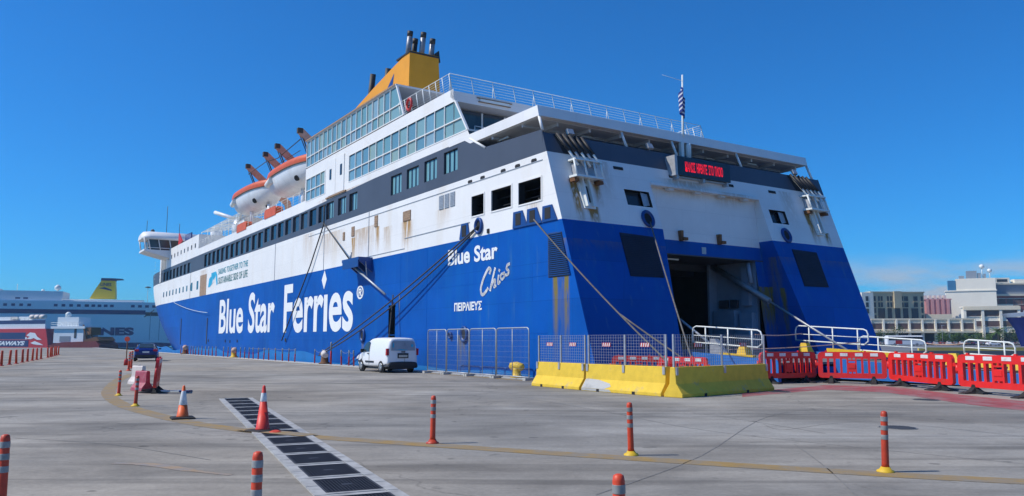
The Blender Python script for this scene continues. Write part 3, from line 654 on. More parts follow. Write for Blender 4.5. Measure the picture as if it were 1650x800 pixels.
m.poly([PS(us(BB), BB, .1), PS(36, BB, .1), PS(36, 12.5, .1), PS(34.45, 11.7, .1), PS(us(11.45), 11.45, .1)])
band = fb(m, 'window_band', 'grey_band')
def pane(h, d, mt, name='window', bars=0, parent=band):
    m = fm(); m.poly([PS(h[0], h[2], d), PS(h[1], h[2], d), PS(h[1], h[3], d), PS(h[0], h[3], d)]); o = fb(m, name, mt, parent); return o
for h in holes: pane(h, .13, 'dark_glass')
for h in tri:
    o = pane(h, .13, 'dark_glass')
    m = fm(); w = (h[1] - h[0])
    for k in range(3 if h[1] < 50 else 2): a = h[0] + w * (.08 + k * .33); m.poly([PS(a, h[2] + .06, .115), PS(a + w * .2, h[2] + .06, .115), PS(a + w * .2, h[3] - .06, .115), PS(a, h[3] - .06, .115)])
    fb(m, 'curtain', 'curtain', band)
# --- white deck edge forward, forward house, boat deck
m = fm()
m.wall(PS, (63.2, 104), (BT, 13.15)); m.poly([PS(63.2, BT + .28 * .8 / 15), PS(63.2, 12.56), PS(49, 12.56)]); m.poly([PS(63.2, BT + .28 * .8 / 15, -.001), PS(64, BT, -.001), PS(63.2, BT, -.001)]); m.poly([PS(63.2, BT, .12), PS(104, BT, .12), PS(104, 13.15, .12), PS(63.2, 13.15, .12)]); m.poly([PS(63.2, 13.15), PS(104, 13.15), PS(104, 13.15, .12), PS(63.2, 13.15, .12)])
m.poly([SS(49, BT), SS(131, BT), SS(131, 13.15), SS(49, 13.15)])
m.b2((63, SV + .13, 12.25), (131, 41.2, 12.32))
fb(m, 'boat_deck', 'white_side')
m = fm(); fh = [(105.6 + k * 2.3, 106.35 + k * 2.3, 13.42, 14.02) for k in range(9)]
m.wall(PS, (104, 126), (BT, 15.0), fh, .12); bow_face = [(126, SV, BT), (130.5, SV + 3.5, BT), (130.5, SV + 3.5, 15.0), (126, SV, 15.0)]
m.poly(bow_face); m.poly([(130.5, SV + 3.5, BT), (130.5, 37.8, BT), (130.5, 37.8, 15), (130.5, SV + 3.5, 15)]); m.poly([(104, SV, BT), (104, 41.3, BT), (104, 41.3, 15.0), (104, SV, 15.0)]); m.poly([(104, SV, 15), (126, SV, 15), (130.5, 24.3, 15), (130.5, 37.8, 15), (126, 41.3, 15), (104, 41.3, 15)])
m.poly([SS(104, BT), SS(126, BT), SS(126, 15), SS(104, 15)]); m.poly([(126, 41.3, BT), (130.5, 37.8, BT), (130.5, 37.8, 15), (126, 41.3, 15)])
m.b2((128, 23, 15.0), (131, 39, 17.6)); m.b2((129.8, 20.7, 10.5), (130.8, 22.0, 14.6))
house = fb(m, 'forward_house', 'white_side')
for h in fh: pane(h, .11, 'dark_glass', parent=house)
m = fm(); m.b2((64, 26.5, 12.32), (103, 35.6, 16.0)); m.b2((66, 27.5, 16.0), (84, 34.6, 18.0)); fb(m, 'inner_house', 'white_paint')
# small square windows in the white hull forward
for k in range(9):
    u = 127.4 - k * 2.42; m = fm(); m.b2((u - .75, SV - .015, 8.1), (u, SV + .02, 8.85)); fb(m, 'porthole_window', 'dark_glass', upper)
for u in (107.6, 104.1): m = fm(); m.b2((u - 1.0, SV - .015, 8.0), (u, SV + .02, 9.05)); fb(m, 'porthole_window', 'dark_glass', upper)
m = fm(); m.b2((98.6, SV - .02, 7.1), (102.1, SV + .02, 9.6)); m.b2((100.3, SV - .03, 7.1), (100.4, SV + .02, 9.6)); tag(fb(m, 'shell_door', 'rusty_vent', upper), label='weathered brown double shell door')
m = fm()      # white seams and pipes down the side
for u in (58.3, 107.9, 49.6, 71.0): m.b2((u, SV - .03, BW), (u + .06, SV + .01, BB))
m.b2((36, SV - .03, 7.92), (44, SV + .005, 7.96)); m.b2((29.3, SV - .03, 10.02), (62, SV + .005, 10.05)); m.b2((44, SV - .03, 7.3), (52, SV + .005, 7.33))
fb(m, 'hull_seam', 'steel', upper)
for (u, z, w, h) in ((43.7, 9.0, 1.05, .62), (48.4, 9.2, .5, .75), (52.45, 9.0, .5, .7), (54.2, 8.9, .35, .6)):
    m = fm(); m.b2((u - w / 2, SV - .04, z), (u + w / 2, SV + .01, z + h))
    for k in range(5): m.b2((u - w / 2, SV - .055, z + h * (k + .3) / 5), (u + w / 2, SV - .035, z + h * (k + .6) / 5))
    tag(fb(m, 'vent', 'rusty_vent', upper), label='rust stained vent grille')
for k in range(3):
    u = 37.9 + k * .66; m = fm(); m.b2((u - .26, SV - .03, 9.07), (u + .26, SV + .01, 9.88))
    for q in range(9): m.b2((u - .24, SV - .05, 9.1 + q * .088), (u + .24, SV - .028, 9.13 + q * .088))
    fb(m, 'vent', 'steel', upper)
def slot(u0, u1, z0, z1):
    m = fm(); n = 14; rings = []
    cu, cz = (u0 + u1) / 2, (z0 + z1) / 2; r = (z1 - z0) / 2; hw = (u1 - u0) / 2 - r
    m.prism([(cu + (hw if math.cos(a) > 0 else -hw) + r * math.cos(a), SV - .02, cz + r * math.sin(a)) for a in [6.28318 * (i + .5) / n for i in range(n)]], (0, .03, 0)); fb(m, 'scupper', 'dark_void', upper)
for u in (36.0, 34.7, 32.7, 31.4, 30.0): slot(u - .22, u + .22, 10.02, 10.22)
for v in (25.0, 28.7, 32.9, 36.4):
    m = fm(); m.hexa([ST(v + a, z, d) for d in (-.03, .02) for a, z in ((-.3, 9.98), (.3, 9.98), (.3, 10.13), (-.3, 10.13))]); fb(m, 'scupper', 'dark_void', upper)
# fairleads: blue tapered boxes with a dark slot
for (u, z0, z1, w) in ((36.5, 7.12, 7.93, .55), (31.15, 7.1, 7.88, .62), (29.95, 7.1, 7.86, .62), (28.72, 7.1, 7.82, .58)):
    m = fm(); lean = .18 if u < 32 else 0.0
    m.prism([(u - w, SV - .06, z0 - .02), (u + w, SV - .06, z0 - .02), (u + w * .62 + lean, SV - .06, z1), (u - w * .62 + lean, SV - .06, z1)], (0, .08, 0)); o = fb(m, 'fairlead', 'blue_trim', upper)
    m = fm(); m.b2((u - .2 + lean * .6, SV - .075, z0 + .1), (u + .24 + lean * .6, SV - .055, z1 - .1)); fb(m, 'fairlead_slot', 'dark_void', o)
def ring(center, r, name, axis='v', parent=upper, mt='blue_trim', k=1.15):
    m = fm(); c = Vector(center)
    fn = (lambda a, rr, d: (c.x + rr * math.cos(a), c.y + d, c.z + k * rr * math.sin(a))) if axis == 'v' else (lambda a, rr, d: (c.x + B_ * k * rr * math.sin(a) + d, c.y + rr * math.cos(a), c.z + k * rr * math.sin(a)))
    A = [6.28318 * i / 20 for i in range(20)]
    m.loft([[fn(a, r * 1.25, .02) for a in A], [fn(a, r * 1.3, -.1) for a in A], [fn(a, r * 1.05, -.16) for a in A], [fn(a, r * .8, -.05) for a in A]], caps=False)
    o = fb(m, name, mt, parent); m = fm(); m.poly([fn(a, r * .85, -.045) for a in A]); fb(m, 'hole', 'dark_void', o)
ring((35.0, SV, 7.62), .30, 'round_fairlead'); ring((us(7.53), 26.05, 7.53), .30, 'round_fairlead', 'u'); ring((us(7.47), 36.3, 7.47), .29, 'round_fairlead', 'u')
ring((36.45, SV, 2.03), .30, 'porthole', parent=hull); ring((50.25, SV, 2.05), .33, 'porthole', parent=hull); ring((37.95, SV, 1.98), .13, 'porthole', parent=hull)
m = fm(); m.b2((34.0, SV - .05, 7.14), (34.2, SV, 7.36)); fb(m, 'socket', 'dark_void', upper)
for (u, z) in ((83, 1.5), (86, 1.45), (88, 1.5), (67, 1.6), (96, 1.55)): m = fm(); m.b2((u, SV - .03, z), (u + .35, SV, z + .28)); fb(m, 'draught_hole', 'dark_void', hull)
for (u, a, b) in ((97, 1.3, 4.3), (112.5, 1.2, 4.6)): m = fm(); m.b2((u, SV - .05, a), (u + .3, SV + .0, b)); fb(m, 'pilot_recess', 'dark_steel', hull)
# engine room louvre grilles: port quarter and both stern quarters
m = fm(); m.prism([(28.88, SV - .02, 4.52), (27.35, SV - .02, 4.5), (27.85, SV - .02, 6.5), (28.88, SV - .02, 6.53)], (0, .04, 0)); o = fb(m, 'louvre_grille', 'dark_steel', hull)
m = fm()
for k in range(22):
    z = 4.56 + k * .09; m.b2((us(z) + .25, SV - .06, z), (28.85, SV - .015, z + .035))
fb(m, 'slat', 'blue_trim', o)
for (a0, a1) in ((24.0, 26.1), (36.4, 38.5)):
    m = fm(); m.hexa([ST(v, z, d) for d in (-.04, .03) for v, z in ((a0, 4.6), (a1, 4.62), (a1, 6.62), (a0, 6.68))]); o = fb(m, 'louvre_grille', 'louvre_dark', hull)
    m = fm()
    for k in range(22):
        z = 4.68 + k * .088; m.hexa([ST(v, zz, d) for d in (-.065, -.03) for v, zz in ((a0 + .04, z), (a1 - .04, z), (a1 - .04, z + .035), (a0 + .04, z + .035))])
    fb(m, 'slat', 'louvre_dark', o)
# --- lettering on the side
side_fn = lambda u0, u1, z0, z1: (lambda x, y: (u0 + (u1 - u0) * x, SV - .02, z0 + (z1 - z0) * y))
m = fm()
write(m, 'Blue', side_fn(91.3, 81.2, 2.42, 6.14), .022); write(m, 'Star', side_fn(79.3, 70.6, 2.40, 6.34), .022); write(m, 'Ferr\u0131es', side_fn(67.9, 52.1, 2.32, 6.44), .022)
m.poly([(58.05, SV - .02, 5.55), (57.5, SV - .02, 6.3), (58.0, SV - .02, 7.02), (58.6, SV - .02, 6.3)])
write(m, '\u00ae', side_fn(51.5, 50.3, 4.5, 5.45), .02)
fb(m, 'lettering', 'letter_white', hull)
m = fm(); write(m, 'Blue', side_fn(38.35, 35.95, 5.78, 6.66), .03); write(m, 'Star', side_fn(35.5, 33.2, 5.76, 6.62), .03); fb(m, 'lettering', 'letter_white', hull)
m = fm()   # the ship's name brushed by hand
def stroke(pts, w):
    P = [Vector((p[0], p[1])) for p in smooth(pts, 6)]
    for i in range(len(P) - 1):
        d = (P[i + 1] - P[i]).normalized(); n1 = Vector((-d.y, d.x)) * w / 2; e = d * w * .2
        q = [P[i] - e - n1, P[i + 1] + e - n1, P[i + 1] + e + n1, P[i] - e + n1]
        m.poly([(c.x, SV - .02, c.y) for c in q])
sx_ = lambda pts: [(34.85 - 2.75 * x, 3.98 + 1.55 * y) for x, y in pts]
stroke(sx_([(.33, .70), (.36, .82), (.28, .86), (.12, .58), (.02, .25), (.05, .05), (.14, .06), (.27, .22)]), .17)
stroke(sx_([(.52, .85), (.43, .50), (.35, .14)]), .15); stroke(sx_([(.37, .22), (.47, .45), (.52, .46), (.51, .34), (.49, .24), (.55, .28)]), .13)
stroke(sx_([(.64, .60), (.62, .44), (.63, .34), (.69, .40)]), .14); stroke(sx_([(.66, .74), (.67, .77)]), .17)
stroke(sx_([(.80, .64), (.73, .62), (.71, .52), (.76, .46), (.82, .52), (.84, .60), (.80, .64), (.84, .66)]), .13)
stroke(sx_([(1.0, .92), (.93, .88), (.91, .78), (.97, .70), (.95, .60), (.88, .58)]), .15)
fb(m, 'lettering', 'letter_white', hull)
m = fm(); write(m, '\u03a0\u0395\u0399\u03a1\u0391\u0399\u0395\u03a5\u03a3', side_fn(37.6, 34.7, 3.24, 3.73), .04); fb(m, 'lettering', 'letter_white', hull)
m = fm(); write(m, 'SAILING TOGETHER TO THE', side_fn(92.7, 80.2, 9.08, 9.72), .01); fb(m, 'slogan', 'slogan_teal', upper)
m = fm(); write(m, 'SUSTAINABLE SIDE OF LIFE', side_fn(92.5, 80.2, 8.0, 8.75), .01); fb(m, 'slogan', 'slogan_green', upper)
m = fm(); q = lambda pts: m.poly([(97.6 - 4.8 * x, SV - .02, 7.9 + 1.65 * y) for x, y in pts])
q([(0, 0), (.1, .1), (.3, .6), (.3, .75), (.1, .62)]); q([(.3, .97), (.78, 1), (.86, .85), (.42, .2), (.2, .02), (.05, .0), (.32, .7)]); q([(.8, .9), (.9, .78), (1.0, .1), (.9, 0), (.78, .5)])
fb(m, 'emblem', 'logo_cyan', upper)
m = fm(); m.poly([(95.6, SV - .03, 8.2), (95.0, SV - .03, 8.8), (94.4, SV - .03, 8.25), (94.9, SV - .03, 8.45)]); fb(m, 'emblem', 'letter_white', upper)
# --- aft deckhouse: glazed walls
DA0 = lambda z: 36.05 + (z - 12.66) * .715          # aft edge lower tier
DA1 = lambda z: 44.4 + (z - 15.8) * .52             # aft edge upper tier
m = fm()
G1 = (45.2, 63.05, 15.9, 18.2); G2 = (38.0, 53.55, 13.08, 15.02); G3 = (58.5, 63.0, 13.02, 14.9)
m.wall(PS, (37.95, 63.2), (12.56, 15.8), [(37.95, 53.55, 13.08, 15.02), G3], .08)
m.poly([PS(DA0(12.6), 12.6), PS(37.95, 12.56), PS(37.95, 13.08), PS(DA0(13.08), 13.08)]); m.poly([PS(DA0(15.02), 15.02), PS(37.95, 15.02), PS(37.95, 15.8), PS(38.3, 15.8), PS(38.3, 15.4)])
m.poly([PS(63.2, 12.56), PS(63.2, 18.1), PS(63.2, 18.1, 3.5), PS(63.2, 12.56, 3.5)])
m.poly([SS(37, 12.5), SS(63.2, 12.5), SS(63.2, 18.1), SS(45.5, 18.1), SS(45.5, 15.8), SS(38.3, 15.8)])
dh = fb(m, 'deckhouse', 'white_side')
def glazed(cols, rows, u_aft, u_fwd, z0, z1, split):
    g = fm(); f = fm(); zs = [z0, z0 + (z1 - z0) * split, z1]
    def edge(z): return u_aft(z)
    us_ = [u_fwd - (u_fwd - u_aft(z1)) * k / cols for k in range(cols)]
    for k in range(cols):
        a = us_[k]
        for j in range(2):
            lo, hi = zs[j] + .03, zs[j + 1] - .03
            if k < cols - 1: b = [us_[k + 1]] * 2
            else: b = [edge(lo), edge(hi)]
            g.poly([PS(a - .03, lo, .06), PS(b[0] + .03, lo, .06), PS(b[1] + .03, hi, .06), PS(a - .03, hi, .06)])
        f.b2((a - .03, SV - .015, z0), (a + .03, SV + .06, z1))
    f.hexa([(edge(z) + e, SV + d, z) for d in (-.03, .09) for z, e in ((z0, -.07), (z0, .07), (z1, .07), (z1, -.07))])
    for z in (z0, zs[1], z1): f.b2((u_aft(z) - .02, SV - .02, z - .03), (u_fwd, SV + .06, z + .03))
    o = f.build('glazed_wall', 'white_paint', ferry); g.build('glazing', 'teal_glazing', o); return o
glazed(18, 2, DA1, 63.1, 15.9, 18.08, .38)
glazed(13, 2, DA0, 53.6, 13.08, 15.05, .42)
glazed(4, 2, lambda z: 58.5, 63.0, 13.02, 14.9, .45)
m = fm(); m.b2((39.30, SV + 1.0, 12.76), (39.50, 41.0, 15.1)); m.b2((49, SV + .3, 15.8), (49.2, 41.0, 18.1)); fb(m, 'aft_bulkhead', 'grey_band')
for k in range(12):
    v = 21.9 + k * 1.6; m = fm(); m.b2((39.24, v + .05, 14.05), (39.30, v + 1.5, 14.95)); m.b2((39.24, v + .05, 12.95), (39.30, v + 1.5, 13.9)); fb(m, 'bulkhead_window', 'cabin_glass')
m = fm()
for k in range(13): v = 21.85 + k * 1.6; m.b2((39.20, v - .05, 12.76), (39.27, v + .05, 15.1))
m.b2((39.19, 21.8, 13.92), (39.26, 41, 14.03)); fb(m, 'mullion', 'white_paint')
m = fm()   # upper sun deck and its fascia
m.b2((38.25, SV + .02, 15.22), (63, 41.28, 15.8)); fb(m, 'sun_deck', 'white_stern')
m = fm(); m.b2((45.6, SV - .06, 18.1), (63.2, 41.35, 18.22)); tag(fb(m, 'deckhouse_roof', 'white_paint'))
m = fm(); m.b2((45.7, SV - .1, 18.13), (63.2, SV - .065, 18.24)); fb(m, 'roof_gutter', 'rusty_vent')
# side door in the white wall
m = fm(); m.b2((54.45, SV - .05, 12.66), (57.75, SV + .02, 15.4)); m.b2((56.15, SV - .07, 12.7), (56.22, SV - .04, 15.36)); d = fb(m, 'side_door', 'white_paint', dh)
for u in (55.0, 57.2): m = fm(); m.b2((u - .18, SV - .08, 13.9), (u + .18, SV - .04, 14.7)); fb(m, 'door_window', 'dark_glass', d)
m = fm(); m.b2((54.0, SV - .1, 12.5), (58.1, SV + .02, 12.6)); fb(m, 'door_sill', 'rusty_vent', dh)
# wing roof over the aft deck
WR0, WR1 = 12.22, 12.74
m = fm(); pv = [(us(WR1) - .1, WR1), (us(WR0) - .05, WR0), (36.0, WR0), (36.6, 12.5), (38.4, 12.5), (38.4, WR1)]
m.prism([(u, SV - .02, z) for u, z in pv], (0, 19.9, 0)); fb(m, 'wing_roof', 'white_stern')
m = fm(); m.b2((30.0, SV + .12, WR0 - .03), (37.2, 40.6, WR0 - .004))
for k in range(10): v = 22.2 + k * 2.0; m.b2((30.1, v, WR0 - .2), (37, v + .12, WR0 - .02))
m.b2((31.2, SV + .2, WR0 - .16), (31.35, 40.5, WR0 - .03)); m.b2((34, SV + .2, WR0 - .16), (34.15, 40.5, WR0 - .03))
fb(m, 'roof_soffit', 'soffit_white')
m = fm(); m.b2((29.3, SV + .12, BB - .04), (49, 41.2, BB)); m.b2((36.9, SV + .2, BB), (37.1, 41.2, 12.5)); fb(m, 'aft_deck', 'ceiling_grey')
for pth in [[(36.05, SV + .02, 12.5), (34.45, SV + .02, 11.66)], [(us(11.45) + .05, SV + .08, 11.45), (us(12.3), SV + .05, WR0)]] + [[(us(11.36) + .1, v, 11.3), (us(12.2) + .1, v - .15, WR0 + .01)] for v in (26.1, 29.6, 34.6, 40.9)]:
    m = fm(); m.tube(pth, .07, 8); fb(m, 'roof_post', 'white_paint')
for (u, v, du, dv) in ((33.2, 21.4, 1.0, .1), (31, 24.2, .1, .9), (31, 33.5, .1, .9), (30.6, 36.5, .1, .8)): m = fm(); m.b2((u, v, WR0 - .2), (u + du, v + dv, WR0 - .12)); fb(m, 'strip_light', 'lamp_white')
m = fm(); m.b2((38.16, 22.7, 15.45), (38.24, 24.7, 15.6)); fb(m, 'strip_light', 'lamp_white')
m = fm(); m.b2((38.15, 22.6, 15.40), (38.24, 24.8, 15.44)); m.b2((38.15, 22.5, 15.62), (38.24, 24.9, 15.66)); fb(m, 'light_rust_tray', 'rusty_vent')
for v in (22.4, 27.5, 39.0):
    m = fm(); b = Vector((us(11.4) - .05, v, 11.45)); m.box(b + Vector((0, 0, .12)), (.14, .36, .3), Matrix.Rotation(.5, 3, 'Y')); m.tube([b, b + Vector((.2, 0, -.3))], .03, 6); fb(m, 'floodlight', 'steel')
# raft launching racks on the stern corners
for v0 in (21.65, 38.6):
    m = fm()
    for k in range(5):
        v = v0 + k * .36; m.tube([ST(v - .1, 11.32, -.1), ST(v + .16, 10.4, -.42), ST(v + .42, 9.75, -.5)], .06, 6, mi=1 if k % 2 else 0)
        m.tube([ST(v - .1, 11.36, -.12), ST(v + .13, 10.45, -.46)], .085, 6, mi=2)
    for (a, b, z0, z1) in ((.1, 1.75, 9.15, 9.25), (.25, 1.85, 10.0, 10.08)): m.hexa([ST(v0 + x, z, d) for d in (-.62, -.02) for x, z in ((a, z0), (b, z0), (b, z1), (a, z1))])
    m.hexa([ST(v0 + x, z, d) for d in (-.015, .0) for x, z in ((-.25, 11.34), (1.55, 11.34), (1.95, 10.4), (.15, 10.4))], 2)
    for x in (.15, .75, 1.3, 1.7): m.tube([ST(v0 + x, 9.2, -.58), ST(v0 + x + .05, 10.05, -.55)], .05, 6)
    m.hexa([ST(v0 + x, z, d) for d in (-.35, -.02) for x, z in ((.35, 9.2), (1.5, 9.2), (1.45, 9.9), (.4, 9.9))], 1)
    for x in (.62, .98): m.hexa([ST(v0 + x + e, z, d) for d in (-.3, -.02) for e, z in ((0, 7.8), (.1, 7.8), (.1, 9.2), (0, 9.2))])
    m.hexa([ST(v0 + x, z, d) for d in (-.12, -.02) for x, z in ((.55, 7.7), (1.2, 7.7), (1.3, 8.95), (.45, 8.95))], 0)
    m.hexa([ST(v0 + x, z, d) for d in (-.15, -.1) for x, z in ((.8, 8.0), (.95, 8.0), (.95, 8.8), (.8, 8.8))], 2)
    for x0 in (.1, 1.55): m.hexa([ST(v0 + x0 + e, z, d) for d in (-.4, -.02) for e, z in ((0, 8.95), (.25, 8.95), (.25, 9.12), (0, 9.12))], 3)
    fb(m, 'raft_rack', ['lamp_white', 'steel', 'black_soot', 'rust'])
# lighted message board
m = fm(); bd = lambda x, y, d=0: (28.72 + .05 * y + d, 28.62 + 3.95 * x, 10.10 + .98 * y)
m.hexa([bd(x, y, d) for d in (-.25, .25) for x, y in ((0, 0), (1, 0), (1, 1), (0, 1))]); m.hexa([bd(x, y, d) for d in (-.3, .4) for x, y in ((-.045, -.05), (-.002, -.05), (-.002, 1.03), (-.045, 1.03))], 1)
for x in (.02, .5, .95): m.hexa([bd(x + a, y, d) for d in (-.2, .5) for a, y in ((-.02, -.22), (.02, -.22), (.02, -.003), (-.02, -.003))], 1)
m.hexa([bd(x, y, d) for d in (-.1, .3) for x, y in ((-.02, -.09), (1.0, -.09), (1.0, -.02), (-.02, -.02))], 1)
board = fb(m, 'message_board', ['sign_black', 'steel'])
m = fm(); words = (('\u039a\u0391\u039b\u03a9\u03a3', .148, .33), ('\u0397\u03a1\u0398\u0391\u03a4\u0395', .358, .55), ('\u03a3\u03a4\u039f', .58, .672), ('\u03a0\u039b\u039f\u0399\u039f', .70, .852))
for w, a, b in words: write(m, w, lambda x, y: bd(a + (b - a) * x, .23 + .54 * y, -.262), .02)
fb(m, 'lettering', 'led_red', board)
# ensign staff, drums
m = fm(); m.tube([(29.75, 30.35, 11.3), (29.55, 30.25, 15.95)], [.075, .045], 8); m.tube([(29.55, 30.2, 15.62), (29.6, 28.8, 15.7)], .012, 4); m.lathe([(.16, 0), (.16, .9), (.12, 1.0)], (29.6, 30.6, 11.2), 10); m.b2((29.5, 30.0, 11.3), (29.7, 30.2, 12.2)); fb(m, 'flag_staff', 'lamp_white')
# brackets under the white recess
for v in (28.9, 31.7): m = fm(); m.b2((28.5, v - .08, 6.72), (28.75, v + .08, 7.25)); m.b2((28.4, v, 6.75), (28.6, v + .3, 6.9)); fb(m, 'hinge_hook', 'rust')
m = fm(); m.b2((28.62, 30.4, 6.15), (28.7, 30.7, 6.5)); fb(m, 'notice_plate', 'steel')
m = fm()
for v in (28.3, 30.2, 32.1, 33.9): m.hexa([ST(v + a, z, d) for d in (.0, .28) for a, z in ((-.18, 9.28), (.18, 9.28), (.18, 9.55), (-.18, 9.55))])
m.hexa([ST(v, z, d) for d in (-.12, .25) for v, z in ((26.9, 9.40), (34.9, 9.40), (34.9, 9.55), (26.9, 9.55))]); fb(m, 'recess_ledge', 'white_stern')
# --- vehicle deck seen through the stern door
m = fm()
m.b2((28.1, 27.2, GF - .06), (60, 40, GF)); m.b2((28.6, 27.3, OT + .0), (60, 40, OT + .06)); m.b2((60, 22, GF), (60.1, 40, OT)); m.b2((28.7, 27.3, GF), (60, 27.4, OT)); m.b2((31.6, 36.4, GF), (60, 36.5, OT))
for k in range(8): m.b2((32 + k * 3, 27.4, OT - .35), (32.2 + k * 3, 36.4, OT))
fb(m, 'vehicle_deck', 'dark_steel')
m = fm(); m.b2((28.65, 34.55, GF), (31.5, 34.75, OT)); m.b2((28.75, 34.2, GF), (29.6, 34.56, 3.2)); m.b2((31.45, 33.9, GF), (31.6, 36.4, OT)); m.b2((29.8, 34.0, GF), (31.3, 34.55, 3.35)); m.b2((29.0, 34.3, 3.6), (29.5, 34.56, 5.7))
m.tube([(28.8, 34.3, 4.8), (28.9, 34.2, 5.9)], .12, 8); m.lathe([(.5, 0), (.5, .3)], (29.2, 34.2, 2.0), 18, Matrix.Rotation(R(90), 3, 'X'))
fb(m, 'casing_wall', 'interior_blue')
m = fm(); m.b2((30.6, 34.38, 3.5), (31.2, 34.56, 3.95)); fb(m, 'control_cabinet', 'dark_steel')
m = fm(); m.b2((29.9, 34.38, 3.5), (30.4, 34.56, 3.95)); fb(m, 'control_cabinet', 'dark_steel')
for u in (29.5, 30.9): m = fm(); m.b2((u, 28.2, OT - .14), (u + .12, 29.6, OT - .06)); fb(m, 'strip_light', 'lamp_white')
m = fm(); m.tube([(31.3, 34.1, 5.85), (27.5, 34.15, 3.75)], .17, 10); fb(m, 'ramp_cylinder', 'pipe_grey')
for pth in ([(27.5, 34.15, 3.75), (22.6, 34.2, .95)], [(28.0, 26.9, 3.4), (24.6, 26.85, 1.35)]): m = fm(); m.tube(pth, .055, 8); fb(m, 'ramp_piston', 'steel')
# striped warning plates, mooring boom, draught of ropes on the side
m = fm(); m.b2((48.9, SV - 1.0, 7.0), (51.9, SV + .02, 7.2)); m.prism([(48.9, SV - 1.0, 7.0), (48.9, SV, 7.0), (48.9, SV, 6.2)], (.15, 0, 0)); m.prism([(50.2, SV - .9, 7.0), (50.2, SV, 7.0), (50.2, SV, 6.3)], (.15, 0, 0)); m.prism([(51.5, SV - .9, 7.0), (51.5, SV, 7.0), (51.5, SV, 6.3)], (.15, 0, 0)); m.b2((49.0, SV - 1.0, 6.55), (51.8, SV - .92, 7.0))
fb(m, 'boom_platform', 'blue_trim', hull)
m = fm(); m.tube([(51.4, SV - .6, 6.95), (45.4, SV - .6, 4.55)], .07, 8); m.tube([(48.9, SV - .5, 6.9), (48.6, SV - .5, 5.9)], .03, 6); m.tube([(51.9, SV - .4, 7.2), (51.85, SV - .35, 7.8)], .08, 6); fb(m, 'mooring_boom', 'galvanised', hull)
# --- funnel
m = fm(); v0, v1 = 29.3, 32.8
prof = [(61.8, 18.4), (61.8, 27.4), (66, 26.75), (70, 26.05), (74, 25.25), (78, 24.2), (83, 21.5), (85, 18.4)]
tp = lambda z, v: v + (.12 if v < 31 else -.5) * (z - 18.4) / 9
m.loft([[(u, tp(z, v0), z) for u, z in prof], [(u, tp(z, v1), z) for u, z in prof]], smooth=False)
fun = fb(m, 'funnel', 'yellow_funnel')
m = fm(); q = lambda p: (p[0], tp(p[1], v0) - .02, p[1]); m.poly([q((67.6, 24.3)), q((65.0, 26.2)), q((65.3, 24.9)), q((64.6, 24.3))]); fb(m, 'emblem', 'blue_trim', fun)
m = fm(); m.b2((61.75, 29.35, 27.2), (64.5, 32.3, 27.34)); m.prism([(61.9, 32.1, 26.9), (61.9, 32.55, 26.9), (61.9, 32.4, 28.0)], (2, 0, 0)); fb(m, 'funnel_top', 'black_soot', fun)
for (u, v, z, h, mt) in ((63.5, 30.0, 27.0, 2.7, 'pipe_grey'), (63.9, 30.75, 27.0, 2.3, 'black_soot'), (62.9, 31.05, 26.8, 2.8, 'pipe_grey'), (62.9, 32.0, 26.6, 2.6, 'pipe_grey')):
    m = fm(); t = .28; m.tube([(u, v, z), (u - t * h * .55, v + .05, z + h)], .25, 10); o = fb(m, 'exhaust_pipe', mt, fun)
    m = fm(); m.tube([(u - t * (h - .45) * .55, v + .04, z + h - .45), (u - t * (h + .03) * .55, v + .05, z + h + .03)], .265, 10); fb(m, 'pipe_rim', 'black_soot', o)
for (u, v, z, h) in ((73.9, 30.6, 24.0, 4.6), (71.2, 31.2, 25.2, 3.4)):
    m = fm(); m.tube([(u, v, z), (u - .3 * h * .8, v, z + h)], .3, 10); fb(m, 'exhaust_pipe', 'black_soot', fun)
# --- rails
def rail(name, pts, h, lean=(0, 0), post=2.0, wires=4, mt='lamp_white', r=.022, diag=False):
    m = fm(); P = [Vector(p) for p in pts]; up = Vector((lean[0], lean[1], h))
    for a, b in zip(P[:-1], P[1:]):
        n = max(1, round((b - a).length / post))
        for k in range(n + 1):
            p = a.lerp(b, k / n); m.tube([p, p + up], r * 1.2, 5)
            if diag and k % 2 == 0: m.tube([p + Vector((.35, 0, 0)), p + up * .7], r, 4)
        m.tube([a + up, b + up], r, 5)
        for w in range(1, wires + 1): m.tube([a + up * w / (wires + 1), b + up * w / (wires + 1)], r * .45, 4)
    return fb(m, name, mt)
rail('deck_railing', [(38.3, SV + .1, 15.8), (38.3, 41.2, 15.8)], 1.1, (.32, 0), 1.45, 5, diag=True)
rail('deck_railing', [(38.3, SV + .05, 15.8), (45.0, SV + .05, 15.8)], 1.05, (.3, 0), .8, 6)
rail('deck_railing', [(38.3, 41.2, 15.8), (44.3, 41.2, 15.8)], 1.1, (.32, 0), .8, 6)
rail('deck_railing', [(63.3, SV + .05, 13.15), (103.5, SV + .05, 13.15)], .95, (0, 0), 1.6, 3)
rail('deck_railing', [(37.6, 22.0, 12.74), (37.6, 27, 12.74)], 1.0, (0, 0), 1.2, 5)
for (u, v, z) in ((43.7, SV + .02, 16.35), (37.55, 24.3, 13.35)):
    m = fm(); A = [6.28318 * i / 16 for i in range(17)]; m.tube([(u + .33 * math.cos(a) * (1 if v < 21 else 0), v + (0 if v < 21 else .33 * math.cos(a)), z + .36 * math.sin(a)) for a in A], .09, 6); fb(m, 'life_ring', 'red_paint')
